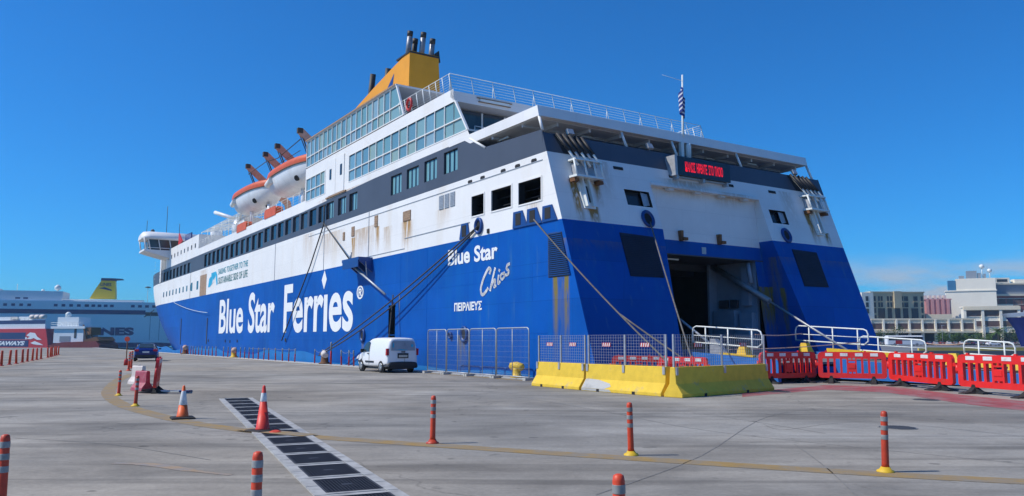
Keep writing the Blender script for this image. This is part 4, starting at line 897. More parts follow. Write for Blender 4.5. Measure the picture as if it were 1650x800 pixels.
# --- forward fittings: bridge wing, pergola, red covers, crane, banners
m = fm(); cx = 126.2
m.loft([[(cx + a, v, z) for a in (-2.4, 2.4)] + [(cx + a, v, z + h) for a in (2.4, -2.4)] for v, z, h in ((17.35, 14.62, .25), (18.4, 14.3, .5), (20.4, 13.8, 1.0), (21.5, 13.6, 1.2))], smooth=False)
wing = fb(m, 'bridge_wing', 'white_paint')
m = fm(); m.loft([[(cx + a * w, v, z) for a, z in ((-1, 14.85), (1, 14.85), (1, 16.3), (-1, 16.3))] for v, w in ((17.9, 2.15), (24, 2.15))], smooth=False); fb(m, 'wing_glazing', 'cabin_glass', wing)
m = fm()
for v in (17.95, 19.3, 20.8): m.tube([(cx - 2.3, v + .25, 14.7), (cx - 2.45, v - .15, 16.5)], .07, 6)
m.tube([(cx - 2.3, 17.9, 15.1), (cx - 2.3, 23, 15.1)], .06, 6); m.tube([(cx - 2.2, 17.6, 14.7), (cx - 2.3, 17.3, 16.5)], .1, 6); m.tube([(cx + 2.2, 17.6, 14.7), (cx + 2.3, 17.3, 16.5)], .1, 6); fb(m, 'window_post', 'white_paint', wing)
m = fm(); A = [math.pi * i / 8 for i in range(9)]
m.loft([[(cx + 2.75 * math.cos(a) * k, v, 16.35 + 1.35 * math.sin(a) * k) for a in A] for v, k in ((17.0, .55), (17.4, .92), (18.2, 1), (27, 1.0))]); fb(m, 'wing_roof_shell', 'white_paint', wing)
m = fm()
for (v, h, z) in ((17.9, 2.0, 17.3), (20.6, 4.2, 17.5), (22.4, 1.8, 17.4)): m.tube([(cx, v, z), (cx, v, z + h)], .04, 5)
m.lathe([(.2, 0), (.3, .25), (.18, .5)], (cx, 18.7, 17.55), 10); fb(m, 'antenna', 'dark_steel', wing)
m = fm()
for u in (104.5, 101, 97.5, 94, 90.5, 87):
    m.tube([(u, 21.2, 13.15), (u, 21.2, 15.3), (u, 24.5, 15.9), (u, 27, 15.9)], .05, 5)
for k in range(9): v = 21.2 + k * .7; zz = 15.3 + min(1, (v - 21.2) / 3.3) * .6; m.tube([(104.5, v, zz), (87, v, zz)], .035, 4)
for k in range(24): u = 104.2 - k * .74; m.tube([(u, 21.2, 15.3), (u, 24.5, 15.9)], .025, 4)
fb(m, 'lattice_canopy', 'lamp_white')
for (u0, u1, z0) in ((81.4, 85.1, 12.85), (71.3, 74.9, 13.0)): m = fm(); m.prism([(u0, SV - .05, z0 + .1), (u1, SV - .05, z0 + .1), (u1, SV - .05, z0 + .75), (u1 - .3, SV - .05, z0 + .95), (u0 + .3, SV - .05, z0 + .95), (u0, SV - .05, z0 + .75)], (0, .7, 0)); fb(m, 'raft_cover', 'orange_cover')
m = fm(); m.lathe([(.8, 0), (.9, 1.6), (.6, 2.4)], (93, 23, 13.15), 12); m.tube([(93, 23, 15.5), (96.5, 21.6, 16.6), (97.5, 21.2, 16.9)], .22, 8); m.tube([(92, 22.6, 15.2), (88, 22, 15.9)], .15, 6); m.b2((89, 22.5, 13.2), (91.5, 24.5, 15.4)); m.tube([(84, 22, 13.1), (84, 22, 16.5)], .2, 8); m.tube([(79, 22.4, 13.1), (79, 22.4, 15.3)], .25, 8); m.tube([(68.5, 22.4, 13.1), (68.5, 22.4, 15.3)], .25, 8); fb(m, 'rescue_crane', 'boat_white')
m = fm(); m.tube([(119, SV + .3, 15), (119, SV + .3, 16.9)], .03, 5); m.hexa([(u, v, z) for v in (SV + .25, SV + .4) for u, z in ((118.9, 16.8), (116.5, 15.5), (118.5, 15.1), (119, 15.2))]); fb(m, 'signal_flag', 'red_plastic')
m = fm(); m.hexa([(u, v, z) for v in (SV + .3, SV + .45) for u, z in ((114.5, 15.1), (110.5, 15.1), (110.5, 16.0), (114.5, 16.1))]); fb(m, 'rail_banner', 'car_blue')
m = fm(); m.lathe([(.8, 0), (.8, 1.2), (.6, 1.7), (.1, 1.8)], (109, 24, 15.0), 12); fb(m, 'radome', 'white_paint')
m = fm(); m.tube([(126.6, SV - .05, 12.2), (126.6, SV - .05, 14.0)], .05, 5)
for k in range(6): m.b2((130.6, 20.0, 11 + k * .5), (131.3, 20.05, 11.04 + k * .5))
fb(m, 'side_ladder', 'lamp_white')
# white line hanging from the deck edge
m = fm(); m.tube([(58.2, SV - .12, 12.1), (58.1, SV - .15, 10.6), (60.8, SV - .2, 7.6), (67.3, SV - .3, 1.7)], .05, 6); m.tube([(58.1, SV - .15, 10.6), (51.8, SV - .5, 7.3)], .045, 6); fb(m, 'gangway_wire', 'rope_dark')
# --- davits and lifeboats
for u in (65.5, 72.0, 75.9, 82.2):
    m = fm(); w = .13
    m.prism([(u - w, 20.8, 19.7), (u - w, 20.8, 19.35), (u - w, 24.9, 15.9), (u - w, 25.3, 13.15), (u - w, 26.0, 13.15), (u - w, 25.5, 16.3), (u - w, 21.2, 19.8)], (2 * w, 0, 0)); o = fb(m, 'davit', 'davit_brown')
    m = fm(); m.b2((u - .18, 20.7, 19.4), (u + .18, 21.15, 19.85)); m.tube([(u, 21.0, 19.5), (u, 21.9, 17.4)], .06, 6); m.tube([(u + .2, 20.9, 19.5), (u + .15, 21.8, 17.4)], .04, 6); fb(m, 'davit_head', 'rope_dark', o)
m = fm(); m.tube([(65.5, 21, 18.9), (72, 21, 18.5), (75.9, 21, 18.9), (82.2, 21, 18.8)], .04, 5); m.tube([(65.5, 21, 17.9), (72, 21, 17.9)], .03, 5); fb(m, 'davit_line', 'rope_dark')
def lifeboat(label, u0):
    t = thing('lifeboat', label, 'lifeboat', W(u0, 22.45, 15.15), math.atan2(UY, UX), 'lifeboats hung from the davits'); Lb, Bm, D = 13.6, 1.7, 1.9
    def sec(s, z0, z1, fl):
        w = Bm * (1 - abs(2 * s - 1) ** 2.6) ** .55; kz = 1.4 * abs(2 * s - 1) ** 4
        return w, kz
    m = MB(); rings = []
    for i in range(25):
        s = .004 + .992 * i / 24; w, kz = sec(s, 0, 0, 0); x = -Lb / 2 + Lb * s; r = []
        for a in range(13):
            th = math.pi * a / 12; c, sn = math.cos(th), math.sin(th); y = w * math.copysign(abs(c) ** .8, c); z = D - (D - kz) * sn ** .95
            r.append((x, y, z))
        rings.append(r)
    m.loft(rings, caps=False, closed=False); hb = m.build('boat_hull', 'boat_white', t)
    m = MB(); rings = []
    for i in range(25):
        s = .002 + .996 * i / 24; w, kz = sec(s, 0, 0, 0); w = w * 1.03 + .06; x = -(Lb + .2) / 2 + (Lb + .2) * s; hgt = .35 * (1 - abs(2 * s - 1) ** 3)
        rings.append([(x, w, D - .12), (x, w + .05, D + .12), (x, w * .98, D + .42), (x, w * .8, D + .5 + hgt * .3), (x, w * .3, D + .54 + hgt * .6), (x, -w * .3, D + .54 + hgt * .6), (x, -w * .8, D + .5 + hgt * .3), (x, -w * .98, D + .42), (x, -w - .05, D + .12), (x, -w, D - .12)])
    m.loft(rings, caps=False, closed=False); m.build('canopy', 'orange_cover', t)
    m = MB()
    m.loft([[(x, w * sg + .0, D - .18 + e) for sg, e in ((1, 0), (1.04, .05), (1, .1))] for x, w in [(-Lb / 2 + Lb * s, sec(s, 0, 0, 0)[0] + .07) for s in [.05 + .9 * i / 20 for i in range(21)]]], caps=False)
    m.build('fender_strip', 'rope_tan', hb)
    m = MB(); m.tube([(Lb * .18, 1.62, D - .45), (Lb * .38, 1.25, D - .45)], [.32, .3], 10); m.build('inflated_fender', 'lamp_white', t)
    m = MB(); m.tube([(-Lb * .28, 0, .2), (-Lb * .36, 0, -.25), (-Lb * .36, .3, -.5)], .16, 8); m.tube([(-Lb * .26, 1.0, .75), (-Lb * .27, 1.25, .6)], .26, 10); m.tube([(0, 1.66, D - .1), (-.8, 1.2, .55), (-1.0, .3, .05)], .03, 5); m.tube([(2.5, 1.6, D - .1), (2.2, 1.0, .5)], .03, 5); m.build('propeller_guard', 'rubber_black', t)
    return t
lifeboat('orange and white lifeboat hung beside the teal glazed wall', 70.6)
lifeboat('orange and white lifeboat hung nearer the bow, beyond the other lifeboat', 84.0)
# ------------------------------------------------------------------ ensign and mooring lines
def flag_mat():
    m = bpy.data.materials.new('ensign_cloth'); m.use_nodes = True; n, l = nodes_of(m); b = n['Principled BSDF']; b.inputs['Roughness'].default_value = .8
    t = n.new('ShaderNodeTexCoord'); s = n.new('ShaderNodeSeparateXYZ'); l.new(t.outputs['UV'], s.inputs[0])
    a = n.new('ShaderNodeMath'); a.operation = 'MULTIPLY'; a.inputs[1].default_value = 4.5; l.new(s.outputs['Y'], a.inputs[0])
    f = n.new('ShaderNodeMath'); f.operation = 'FRACT'; l.new(a.outputs[0], f.inputs[0]); g = n.new('ShaderNodeMath'); g.operation = 'GREATER_THAN'; g.inputs[1].default_value = .6; l.new(f.outputs[0], g.inputs[0])
    mx = n.new('ShaderNodeMixRGB'); mx.inputs[1].default_value = (.008, .03, .20, 1); mx.inputs[2].default_value = (.6, .62, .66, 1); l.new(g.outputs[0], mx.inputs[0]); l.new(mx.outputs[0], b.inputs['Base Color']); M['ensign_cloth'] = m
flag_mat()
m = MB(); uvl = m.bm.loops.layers.uv.new('UVMap'); NU, NV = 14, 16; grid = []
for j in range(NV + 1):
    row = []
    for i in range(NU + 1):
        s, t = i / NU, j / NV; drop = s * 1.25; fold = .16 * math.sin(s * 11) * (1 - .3 * t); z = -t * 1.25 * (1 - .25 * s) - drop * .75
        row.append((m.V((.05 + .28 * s * math.cos(s * 3), fold + .05 * s, z)), s, 1 - t))
    grid.append(row)
for j in range(NV):
    for i in range(NU):
        q = [grid[j][i], grid[j][i + 1], grid[j + 1][i + 1], grid[j + 1][i]]; f = m.bm.faces.new([k[0] for k in q]); f.smooth = True
        for lp, k in zip(f.loops, q): lp[uvl].uv = (k[1], k[2])
fl = tag(m.build('ensign', 'ensign_cloth', recalc=False), 'blue and white striped flag hanging limp from the stern staff', 'flag')
fl.location = W(29.62, 30.2, 15.3); fl.rotation_euler = (0, 0, math.atan2(UY, UX) + 1.9)
def sag(a, b, s, n=14): a, b = Vector(a), Vector(b); return [a.lerp(b, i / n) - Vector((0, 0, s * 4 * (i / n) * (1 - i / n))) for i in range(n + 1)]
def line(label, segs, r, mt):
    m = MB()
    for sgm in segs: m.tube(sgm, r, 6)
    return tag(m.build('mooring_line', mt), label, 'mooring line')
line('doubled dark mooring line from the round fairlead to a bollard by the white van', [sag(W(35.0, SV - .1, 7.6), W(55.4, QE - .55, .75), .3), sag(W(35.1, SV - .08, 7.5), W(55.5, QE - .6, .62), .6)], .04, 'rope_dark')
line('brown mooring line from the corner fairlead across the stern to the concrete barriers', [sag(W(29.9, SV - .1, 7.3), W(20.6, 20.9, .3), .2), sag(W(29.9, SV - .1, 7.3).lerp(W(20.6, 20.9, .3), .62) - Vector((0, 0, .19)), W(20.2, 21.9, .3), .03, 6)], .034, 'rope_tan')
line('grey mooring line hanging down from the round stern fairlead', [sag(W(us(7.4) - .15, 26.05, 7.35), W(20.9, 21.8, .3), .1)], .034, 'rope_tan')
line('thin white line drooping along the blue bow', [sag(W(118, SV - .1, 6.95), W(96, SV - .3, 4.9), .25)], .03, 'lamp_white')
line('dark mooring line dropping from the boom by the side door', [sag(W(44.9, SV - .3, 4.5), W(44.3, QE - .3, .6), 0)], .04, 'rope_dark')

# ------------------------------------------------------------------ loading ramp and its railings
RZ = lambda u: .12 + (u - 9) * .0575
ramp = thing('loading_ramp', 'blue steel loading ramp lowered from the ferry stern onto the quay', 'loading ramp', W(18, 30.4, 0), 0)
rp0 = Vector(ramp.location); RX = lambda p: W(*p) - rp0
m = MB(RX); m.hexa([(u, v, z) for z_ in (0, 1) for u, v, z in ((20.9, 26.5, RZ(20.9) - (.1 if not z_ else 0)), (27.9, 26.5, RZ(27.9) - (.16 if not z_ else 0)), (27.9, 34.3, RZ(27.9) - (.16 if not z_ else 0)), (20.9, 34.3, RZ(20.9) - (.1 if not z_ else 0)))]); m.build('deck_plate', 'ramp_deck', ramp)
m = MB(RX); m.hexa([(u, v, z) for z_ in (0, 1) for u, v, z in ((13, 30.6, RZ(13) - (.1 if not z_ else 0)), (20.88, 30.1, RZ(20.88) - (.1 if not z_ else 0)), (20.88, 34.3, RZ(20.88) - (.1 if not z_ else 0)), (13, 34.3, RZ(13) - (.1 if not z_ else 0)))]); m.build('ramp_flap', 'ramp_deck', ramp)
m = MB(RX); m.hexa([(u, vv, z) for vv in (-.07, .07) for u, vv, z in ((13, 30.53 + vv, .02), (20.85, 30.03 + vv, .1), (20.85, 30.03 + vv, RZ(20.85) + .12), (13, 30.53 + vv, RZ(13) + .12))]); m.build('flap_beam', 'ramp_blue', ramp)
for v in (26.42, 34.38):
    ua = 20.9 if v < 30 else 13
    m = MB(RX); m.hexa([(u, vv, z) for vv in (v - .07, v + .07) for u, z in ((ua, .05), (27.9, RZ(27.9) - .62), (27.9, RZ(27.9) + .12), (ua, RZ(ua) + .10))]); m.build('side_beam', 'ramp_blue', ramp)
for v in (26.5, 34.3):
    m = MB(RX); m.hexa([(u, vv, z) for vv in (v - .16, v + .16) for u, z in ((15.2, RZ(15.2) + .13), (24.2, RZ(24.2) + .13), (24.2, RZ(24.2) + .33), (15.2, RZ(15.2) + .33))] if v > 30 else [(u, vv, z) for vv in (v - .1, v + .1) for u, z in ((22.2, RZ(22.2) + .13), (24.0, RZ(24.0) + .13), (24.0, RZ(24) + .2), (22.2, RZ(22.2) + .2))]); m.build('kerb_rail', 'yellow_paint', ramp)
for (u, v) in ((22.9, 26.7), (25.2, 33.9), (17.9, 33.9), (16.6, 33.9), (15.4, 33.8), (14.2, 33.9)):
    m = MB(RX); z = RZ(u) + .05; m.hexa([(u - .3, v - .25, z), (u + .3, v - .25, z), (u + .3, v + .25, z), (u - .3, v + .25, z), (u - .12, v - .12, z + .48), (u + .2, v - .12, z + .48), (u + .2, v + .12, z + .48), (u - .12, v + .12, z + .48)]); m.build('wedge_block', 'yellow_paint', ramp)
for k in range(9):
    u = 13.4 + k * .85 + (0 if k < 8 else .9); m = MB(RX); m.hexa([(uu, v, RZ(uu) + d) for d in (.004, .03) for uu, v in ((u, 30.8), (u + .12, 30.8), (u + .12, 33.8), (u, 33.8))]); m.build('tread_bar', 'dark_steel', ramp)
m = MB(RX); m.prism([(24.9, 26.75, RZ(24.9)), (23.9, 26.75, RZ(23.9)), (24.6, 26.75, RZ(24.6) + .75), (24.85, 26.75, RZ(24.85) + .75)], (0, .25, 0)); m.build('piston_bracket', 'steel', ramp)
def guard(label, v, u0, u1, zlow, h, n, slope=0.055):
    t = thing('guard_rail', label, 'guard rail', W((u0 + u1) / 2, v, 0), 0); o0 = Vector(t.location); X = lambda p: W(*p) - o0
    zt = lambda u: zlow + h + (u - u1) * slope
    m = MB(X); r = .034; rr = .22
    top = [(u0, v, zt(u0) - h * .9), (u0, v, zt(u0) - rr), (u0 - rr * .3, v, zt(u0) - rr * .3), (u0 - rr, v, zt(u0)), (u1 + rr, v, zt(u1)), (u1 + rr * .3, v, zt(u1) - rr * .3), (u1, v, zt(u1) - rr), (u1, v, zt(u1) - h * .7), (u1 + rr, v, zt(u1) - h * .9), (u0 - .0, v, zt(u0) - h * .9)]
    m.tube(top, r, 8); m.build('top_frame', 'lamp_white', t)
    m = MB(X); m.tube([(u0, v, zt(u0) - h * .5), (u1, v, zt(u1) - h * .5)], .022, 6); m.build('middle_rail', 'lamp_white', t)
    for k in range(n):
        u = u0 + (u1 - u0) * (k + .6) / n; m = MB(X); m.tube([(u, v, zt(u) - .02), (u, v, max(RZ(u) * .3, zt(u) - h - .35))], .032, 6); m.build('post', 'lamp_white', t)
guard('white guard rail on the near ramp side, before the dark stern doorway', 26.75, 25.9, 22.0, 1.33, .80, 3)
guard('long white guard rail on the far side of the ramp under the dark blue stern', 34.2, 26.0, 22.0, 1.42, .80, 3)
guard('white guard rail past the dark blue stern corner, in front of the bus', 34.25, 22.5, 19.3, 1.0, .72, 2)
guard('white guard rail farthest to the right, in front of parked cars', 34.3, 17.7, 15.7, .98, .64, 2)
m = MB()
for a, b in ((W(22.3, 26.7, 1.95), W(25.6, 34.2, 2.05)), (W(24, 26.9, 1.3), W(22.4, 34.2, 1.62)), (W(19.4, 34.3, 1.58), W(17.5, 34.4, 1.6))): m.tube(sag(a, b, .07, 8), .022, 5)
tag(m.build('barrier_rope', 'davit_brown'), 'brown rope strung between the white guard rails of the ramp', 'rope')

# ------------------------------------------------------------------ concrete barriers with mesh screens
def jersey(label, a, b, sections, white_patch=False, stickers=2, shade=False):
    a, b = Vector(a), Vector(b); d = b - a; Lg = d.length; ang = math.atan2(d.y, d.x); t = thing('concrete_barrier', label, 'concrete barrier', (a + b) / 2, ang, 'yellow concrete barriers with mesh screens')
    prof = [(-.34, .0), (-.34, .10), (-.13, .40), (-.09, .90), (.09, .90), (.13, .40), (.34, .10), (.34, 0)]; h = Lg / 2 - .015
    m = MB(); N = 12; rings = []
    for i in range(N + 1):
        x = -h + 2 * h * i / N; rings.append([(x, y, z) for y, z in prof])
    m.loft(rings, smooth=False); m.build('block', 'yellow_concrete', t, bevel=.018)
    for k in (-.3, .2):
        m = MB(); m.box((k * Lg * .9, -.335, .045), (.13, .03, .10)); m.build('lifting_slot', 'dark_void', t)
    if white_patch:
        m = MB(); ps = [(-h + .03, 0), (-h + 1.15, 0), (-h + 1.42, .3), (-h + 1.3, .62), (-h + 1.0, .78), (-h + .7, .95), (-h + .35, 1.0), (-h + .03, 1.0)]
        m.poly([(x, -.3415 + .21 * q - .002, .105 + .295 * q) for x, q in ps]); m.poly([(x, -.343, z) for x, z in ((-h + .02, .02), (-h + 1.5, .02), (-h + 1.4, .098), (-h + .02, .098))]); m.build('bare_patch', 'pale_concrete', t)
    sc = MB(); xs = [-h + .05 + (2 * h - .1) * k / sections for k in range(sections + 1)]; z0, z1 = .93, 1.88
    for i in range(int((2 * h) / .12)): x = -h + .08 + i * .12; sc.box((x, 0, (z0 + z1) / 2), (.007, .007, z1 - z0))
    for j in range(11): sc.box((0, .006, z0 + (z1 - z0) * j / 10), (2 * h - .1, .007, .007))
    scr = sc.build('mesh_screen', 'galvanised', t)
    for x in xs:
        m = MB(); m.box((x, -.02, 1.25), (.055, .05, 1.28)); p = m.build('screen_post', 'galvanised', t)
        m = MB(); m.box((x + (.0 if abs(x) < h - .2 else -.02 * math.copysign(1, x)), -.118, .78), (.10, .03, .24)); m.build('clamp', 'steel', t)
    for k in range(sections):
        xc = (xs[k] + xs[k + 1]) / 2; m = MB(); m.box((xc, -.02, 1.56), (.40, .012, .13)); w = .4 / 7
        for q in range(4):
            x = xc - .2 + w * (q * 1.75 + .25); m.poly([(x, -.029, 1.50), (x + w * .8, -.029, 1.50), (x + w * 1.35, -.029, 1.62), (x + w * .55, -.029, 1.62)], 1)
        m.build('warning_plate', ['red_paint', 'reflector_white'], t)
    return t
jersey('yellow concrete barrier nearest the metal fence, sunlit, mesh screen on top', gp(868, 621.5), gp(946, 628.5), 2)
jersey('yellow concrete barrier with a bare white patch at its foot and mesh screen', gp(948, 629), gp(1078, 639), 2, True)
jersey('shaded yellow concrete barrier set at an angle beside the red plastic barriers', gp(1084, 641), gp(1234, 629), 2)
m = MB(); m.box((0, 0, .45), (.16, .12, .9)); m.box((-.02, -.065, .4), (.03, .02, .5)); pp = tag(m.build('barrier_key', 'yellow_concrete'), 'narrow yellow post wedged at the end of the angled concrete barrier', 'post'); pp.location = gp(1082, 639) + Vector((-.08, .15, 0))

# ------------------------------------------------------------------ red plastic barriers
def red_barrier_proto(label, a, b, scale, lean=0.0):
    a, b = Vector(a), Vector(b); d = b - a; t = thing('plastic_barrier', label, 'plastic barrier', (a + b) / 2, math.atan2(d.y, d.x), 'red plastic barriers'); t.scale = (scale,) * 3
    Wd, z0, z1, th = 1.0, .17, 1.02, .045; fn = lambda x, z, d_=0: (x, -th + d_ * 2 * th / .09, z)
    holes = []
    xs = [-.86, -.665, -.47, -.275]
    for x in xs: holes.append((x, x + .13, .33, .80))
    for x in [.145, .34, .535, .73]: holes.append((x, x + .13, .33, .80))
    holes += [(-.10, -.01, .76, .82), (.03, .11, .76, .82), (-.09, .10, .665, .72), (-.09, -.01, .32, .37), (.03, .10, .32, .37)]
    m = MB(); c = .12
    f0 = lambda x, z, d_: (x, -th + d_, z)
    m.wall(f0, (-Wd + c, Wd - c), (z0, z1), holes, 2 * th); m.wall(lambda x, z, d_: (x, th, z), (-Wd + c, Wd - c), (z0, z1), holes, 0.0)
    for sg in (-1, 1):
        e = [(sg * (Wd - c), z0), (sg * (Wd - .05), z0 + .01), (sg * Wd, z0 + .07), (sg * Wd, z1 - .12), (sg * (Wd - .04), z1 - .03), (sg * (Wd - c), z1)]
        m.poly([(x, -th, z) for x, z in e]); m.poly([(x, th, z) for x, z in e])
        for i in range(len(e) - 1): m.poly([(e[i][0], -th, e[i][1]), (e[i + 1][0], -th, e[i + 1][1]), (e[i + 1][0], th, e[i + 1][1]), (e[i][0], th, e[i][1])])
    for z in (z0, z1): m.poly([(-Wd + c, -th, z), (Wd - c, -th, z), (Wd - c, th, z), (-Wd + c, th, z)])
    m.box((-Wd - .03, 0, .62), (.1, .05, .1)); m.box((Wd + .03, 0, .74), (.1, .05, .1)); m.tube([(-Wd - .06, 0, .5), (-Wd - .06, 0, .74)], .03, 8)
    m.box((0, 0, .56), (.2, .12, .14)); m.box((-.75, 0, 1.035), (.06, .06, .05)); m.box((.4, 0, 1.035), (.06, .06, .05))
    m.build('panel', 'red_plastic', t)
    for x in (-.66, -.22, .22, .66): m = MB(); m.box((x, -th - .004, .93), (.22, .012, .10)); m.build('reflector', 'reflector_white', t)
    for x in (-.62, .62):
        m = MB(); m.loft([[(x - .06 * k - .02, y * k, z), (x + .06 * k + .02, y * k, z), (x + .06 * k + .02, -y * k, z), (x - .06 * k - .02, -y * k, z)] for k, z, y in ((1, .0, .42), (1, .025, .42), (.8, .06, .24), (.5, .17, .10), (.4, .26, .06))], smooth=False)
        m.box((x, 0, .02), (.5, .16, .04)); m.loft([[(x - w, -.05, z), (x + w, -.05, z), (x + w, .05, z), (x - w, .05, z)] for w, z in ((.24, .03), (.16, .06), (.07, .14), (.035, .24))], smooth=False)
        m.build('foot', 'rubber_black', t)
    return t
RBs = [((1224, 619), (1316, 616.5), 'red plastic barrier turned into shade beside the yellow concrete barrier'), ((1318, 617), (1432, 619.5), 'sunlit red plastic barrier, second from the yellow concrete barrier'),
       ((1434, 620.5), (1541, 632), 'red plastic barrier third from the concrete barriers, in front of the bus'), ((1546, 632.5), (1690, 645), 'red plastic barrier cut by the right edge of the photo')]
pb = None
for a, b, lb in RBs:
    A, Bv = gp(*a), gp(*b); sc = (Bv - A).length / 2.06
    if pb is None: pb = red_barrier_proto(lb, A, Bv, sc); pb.scale = (sc, 1.22, 1.22)
    else:
        o = dup(pb, (A + Bv) / 2, math.atan2((Bv - A).y, (Bv - A).x), lb); o.scale = (sc, 1.22, 1.22)
for (a, b, z, lb) in ((W(24.4, 20.6), W(22.9, 22.2), .0, 'red plastic barrier behind the concrete barrier nearest the metal fence'), (W(22.2, 21.0), W(19.9, 21.4), .0, 'red plastic barrier behind the patched concrete barrier, with grey reflectors'), (W(18.35, 17.95), W(20.1, 19.6), 0, 'red plastic barrier standing end on in the gap between the concrete barriers')):
    o = dup(pb, (a + b) / 2, math.atan2((b - a).y, (b - a).x), lb); o.scale = (1.05, 1.08, 1.08)
c0 = gp(250, 635); dirv = Vector((c0.x, c0.y, 0)).normalized()
o = dup(pb, c0 + dirv * .9, math.atan2(dirv.y, dirv.x) - .05, 'red plastic barrier seen end on beside the pink barriers'); o.rotation_euler = (R(4), 0, math.atan2(dirv.y, dirv.x) - .05); o.scale = (1, 1.1, 1.1)
g = gp(282, 632); m = MB(); m.box((0, 0, .03), (.95, .34, .05)); m.box((.36, 0, .032), (.26, .36, .055), mi=1); m.box((-.1, 0, .058), (.3, .18, .006), mi=1)
fs = tag(m.build('fallen_board', ['lamp_white', 'car_blue']), 'blue and white board lying flat on the concrete by a red barrier', 'board'); fs.location = g; fs.rotation_euler = (0, 0, -.1)

# ------------------------------------------------------------------ water filled barriers, delineator posts, cones
def water_barrier(label, loc, rz, mt):
    t = thing('road_barrier', label, 'road barrier', loc, rz, 'water filled road barriers'); m = MB()
    m.loft([[(x, y, z) for y, z in ((-.30, 0), (.30, 0), (.28, .14), (.11, .36), (.09, .84), (.05, .88), (-.05, .88), (-.09, .84), (-.11, .36), (-.28, .14))] for x in (-.55, -.52, -.3, -.28, 0, .02, .3, .32, .52, .55)], smooth=False)
    m.build('shell', mt, t, bevel=.02)
    for x in (-.4, -.16, .16, .4): m = MB(); m.hexa([(x + a, y, z) for a in (-.035, .035) for y, z in ((-.305, .02), (-.29, .16), (-.13, .38), (-.20, .1))]); m.build('rib', mt, t)
    m = MB(); m.lathe([(.06, .88), (.06, .91)], (0, 0, 0), 10); m.box((.56, 0, .45), (.05, .08, .6)); m.build('filler_cap', mt, t)
    return t
water_barrier('faded pink plastic road barrier beside orange posts', gp(216, 631) + Vector((.05, .45, 0)), 2.55, 'pink_plastic').scale = (.62, .75, .76)
water_barrier('off white plastic road barrier behind the pink one', gp(211, 622) + Vector((-.2, 1.0, 0)), 2.5, 'chalk_plastic').scale = (.7, .8, .82)
post = thing('flexible_post', 'orange flexible post with three grey bands on the yellow line before the blue ship side', 'flexible post', gp(697, 715), 0, 'flexible posts with reflective bands')
m = MB(); m.lathe([(.11, 0), (.11, .018), (.075, .035), (.055, .07)], (0, 0, 0), 18); m.build('base', 'post_orange', post)
m = MB(); m.lathe([(.05, .05), (.046, .12), (.043, .74), (.036, .775), (.018, .785)], (0, 0, 0), 16); body = m.build('tube', 'post_orange', post)
for z in (.42, .54, .655): m = MB(); m.lathe([(.046, z), (.0462, z + .002), (.0462, z + .058), (.046, z + .06)], (0, 0, 0), 16); m.build('reflective_band', 'reflector', body)
post.rotation_euler = (R(1), R(0.3), .4)
basey = thing('flexible_post', 'orange post with yellow base leaning left in front of the yellow concrete barriers', 'flexible post', gp(1017, 734), 0, 'flexible posts with reflective bands')
for ch in list(post.children):
    c = ch.copy(); COL.objects.link(c); c.parent = basey
    if ch.name.startswith('base'): c.data = ch.data.copy(); c.data.materials[0] = M['yellow_paint']
    for g_ in ch.children: d_ = g_.copy(); COL.objects.link(d_); d_.parent = c
basey.rotation_euler = (R(2), R(-5.5), .9)
dup(basey, gp(1427, 761), label='orange post with yellow base leaning slightly, in front of the red plastic barriers', rot=(0, R(-2.5), 1.7))
dup(post, gp(1001, 955), label='orange post of which only the top shows at the bottom edge', rot=(0, R(-.5), .2))
dup(post, gp(409, 886), label='orange post cut by the bottom edge, beside the drain channel', rot=(0, R(.6), 1.2))
dup(post, gp(0, 834), label='orange post leaning at the left edge of the photo', rot=(0, R(3.0), 2.2))
dup(basey, gp(191, 638), label='orange post standing just left of the pink road barrier', rot=(0, R(1.2), .2))
dup(basey, gp(218, 655), label='orange post in front of the pink road barrier', rot=(0, R(1.8), .2))
def cone(label, loc, rz, mt, h, tip):
    t = thing('traffic_cone', label, 'traffic cone', loc, rz, 'traffic cones'); m = MB(); s = .24
    m.loft([[(-a, -a, z), (a, -a, z), (a, a, z), (-a, a, z)] for a, z in ((s, 0), (s, .03), (s * .86, .045), (.14, .05))], smooth=False); m.build('base', 'rubber_black', t)
    r = lambda z: .13 - .105 * (z / h)
    m = MB(); m.lathe([(r(.05) + .015, .045), (r(.05), .07), (r(h * .42), h * .42), (r(h * .42), h * .42), (r(h * .97), h * .97), (r(h) * .6, h)], (0, 0, 0), 22); m.build('cone_body', mt, t)
    lo, hi = tip; m = MB(); m.lathe([(r(lo) + .002, lo), (r(lo) + .003, lo + .002), (r(hi) + .003, hi - .002), (r(hi) + .002, hi)], (0, 0, 0), 22); m.build('reflective_sleeve', 'reflector_white', t)
    return t
cone('orange traffic cone with a wide white sleeve, on the yellow line', gp(294, 675), .5, 'cone_orange', .72, (.30, .60))
t = cone('red traffic cone beside the drain channel, with a narrow white sleeve', gp(423, 696), .9, 'cone_red', .86, (.56, .72))
m = MB(); m.lathe([(.12, 0), (.12, .02), (.07, .05), (.04, .055)], (0, 0, 0), 14); o = tag(m.build('post_stump', 'post_orange'), 'broken orange post base lying beside the red traffic cone', 'post base'); o.location = gp(444, 699); o.rotation_euler = (.2, .1, 0)
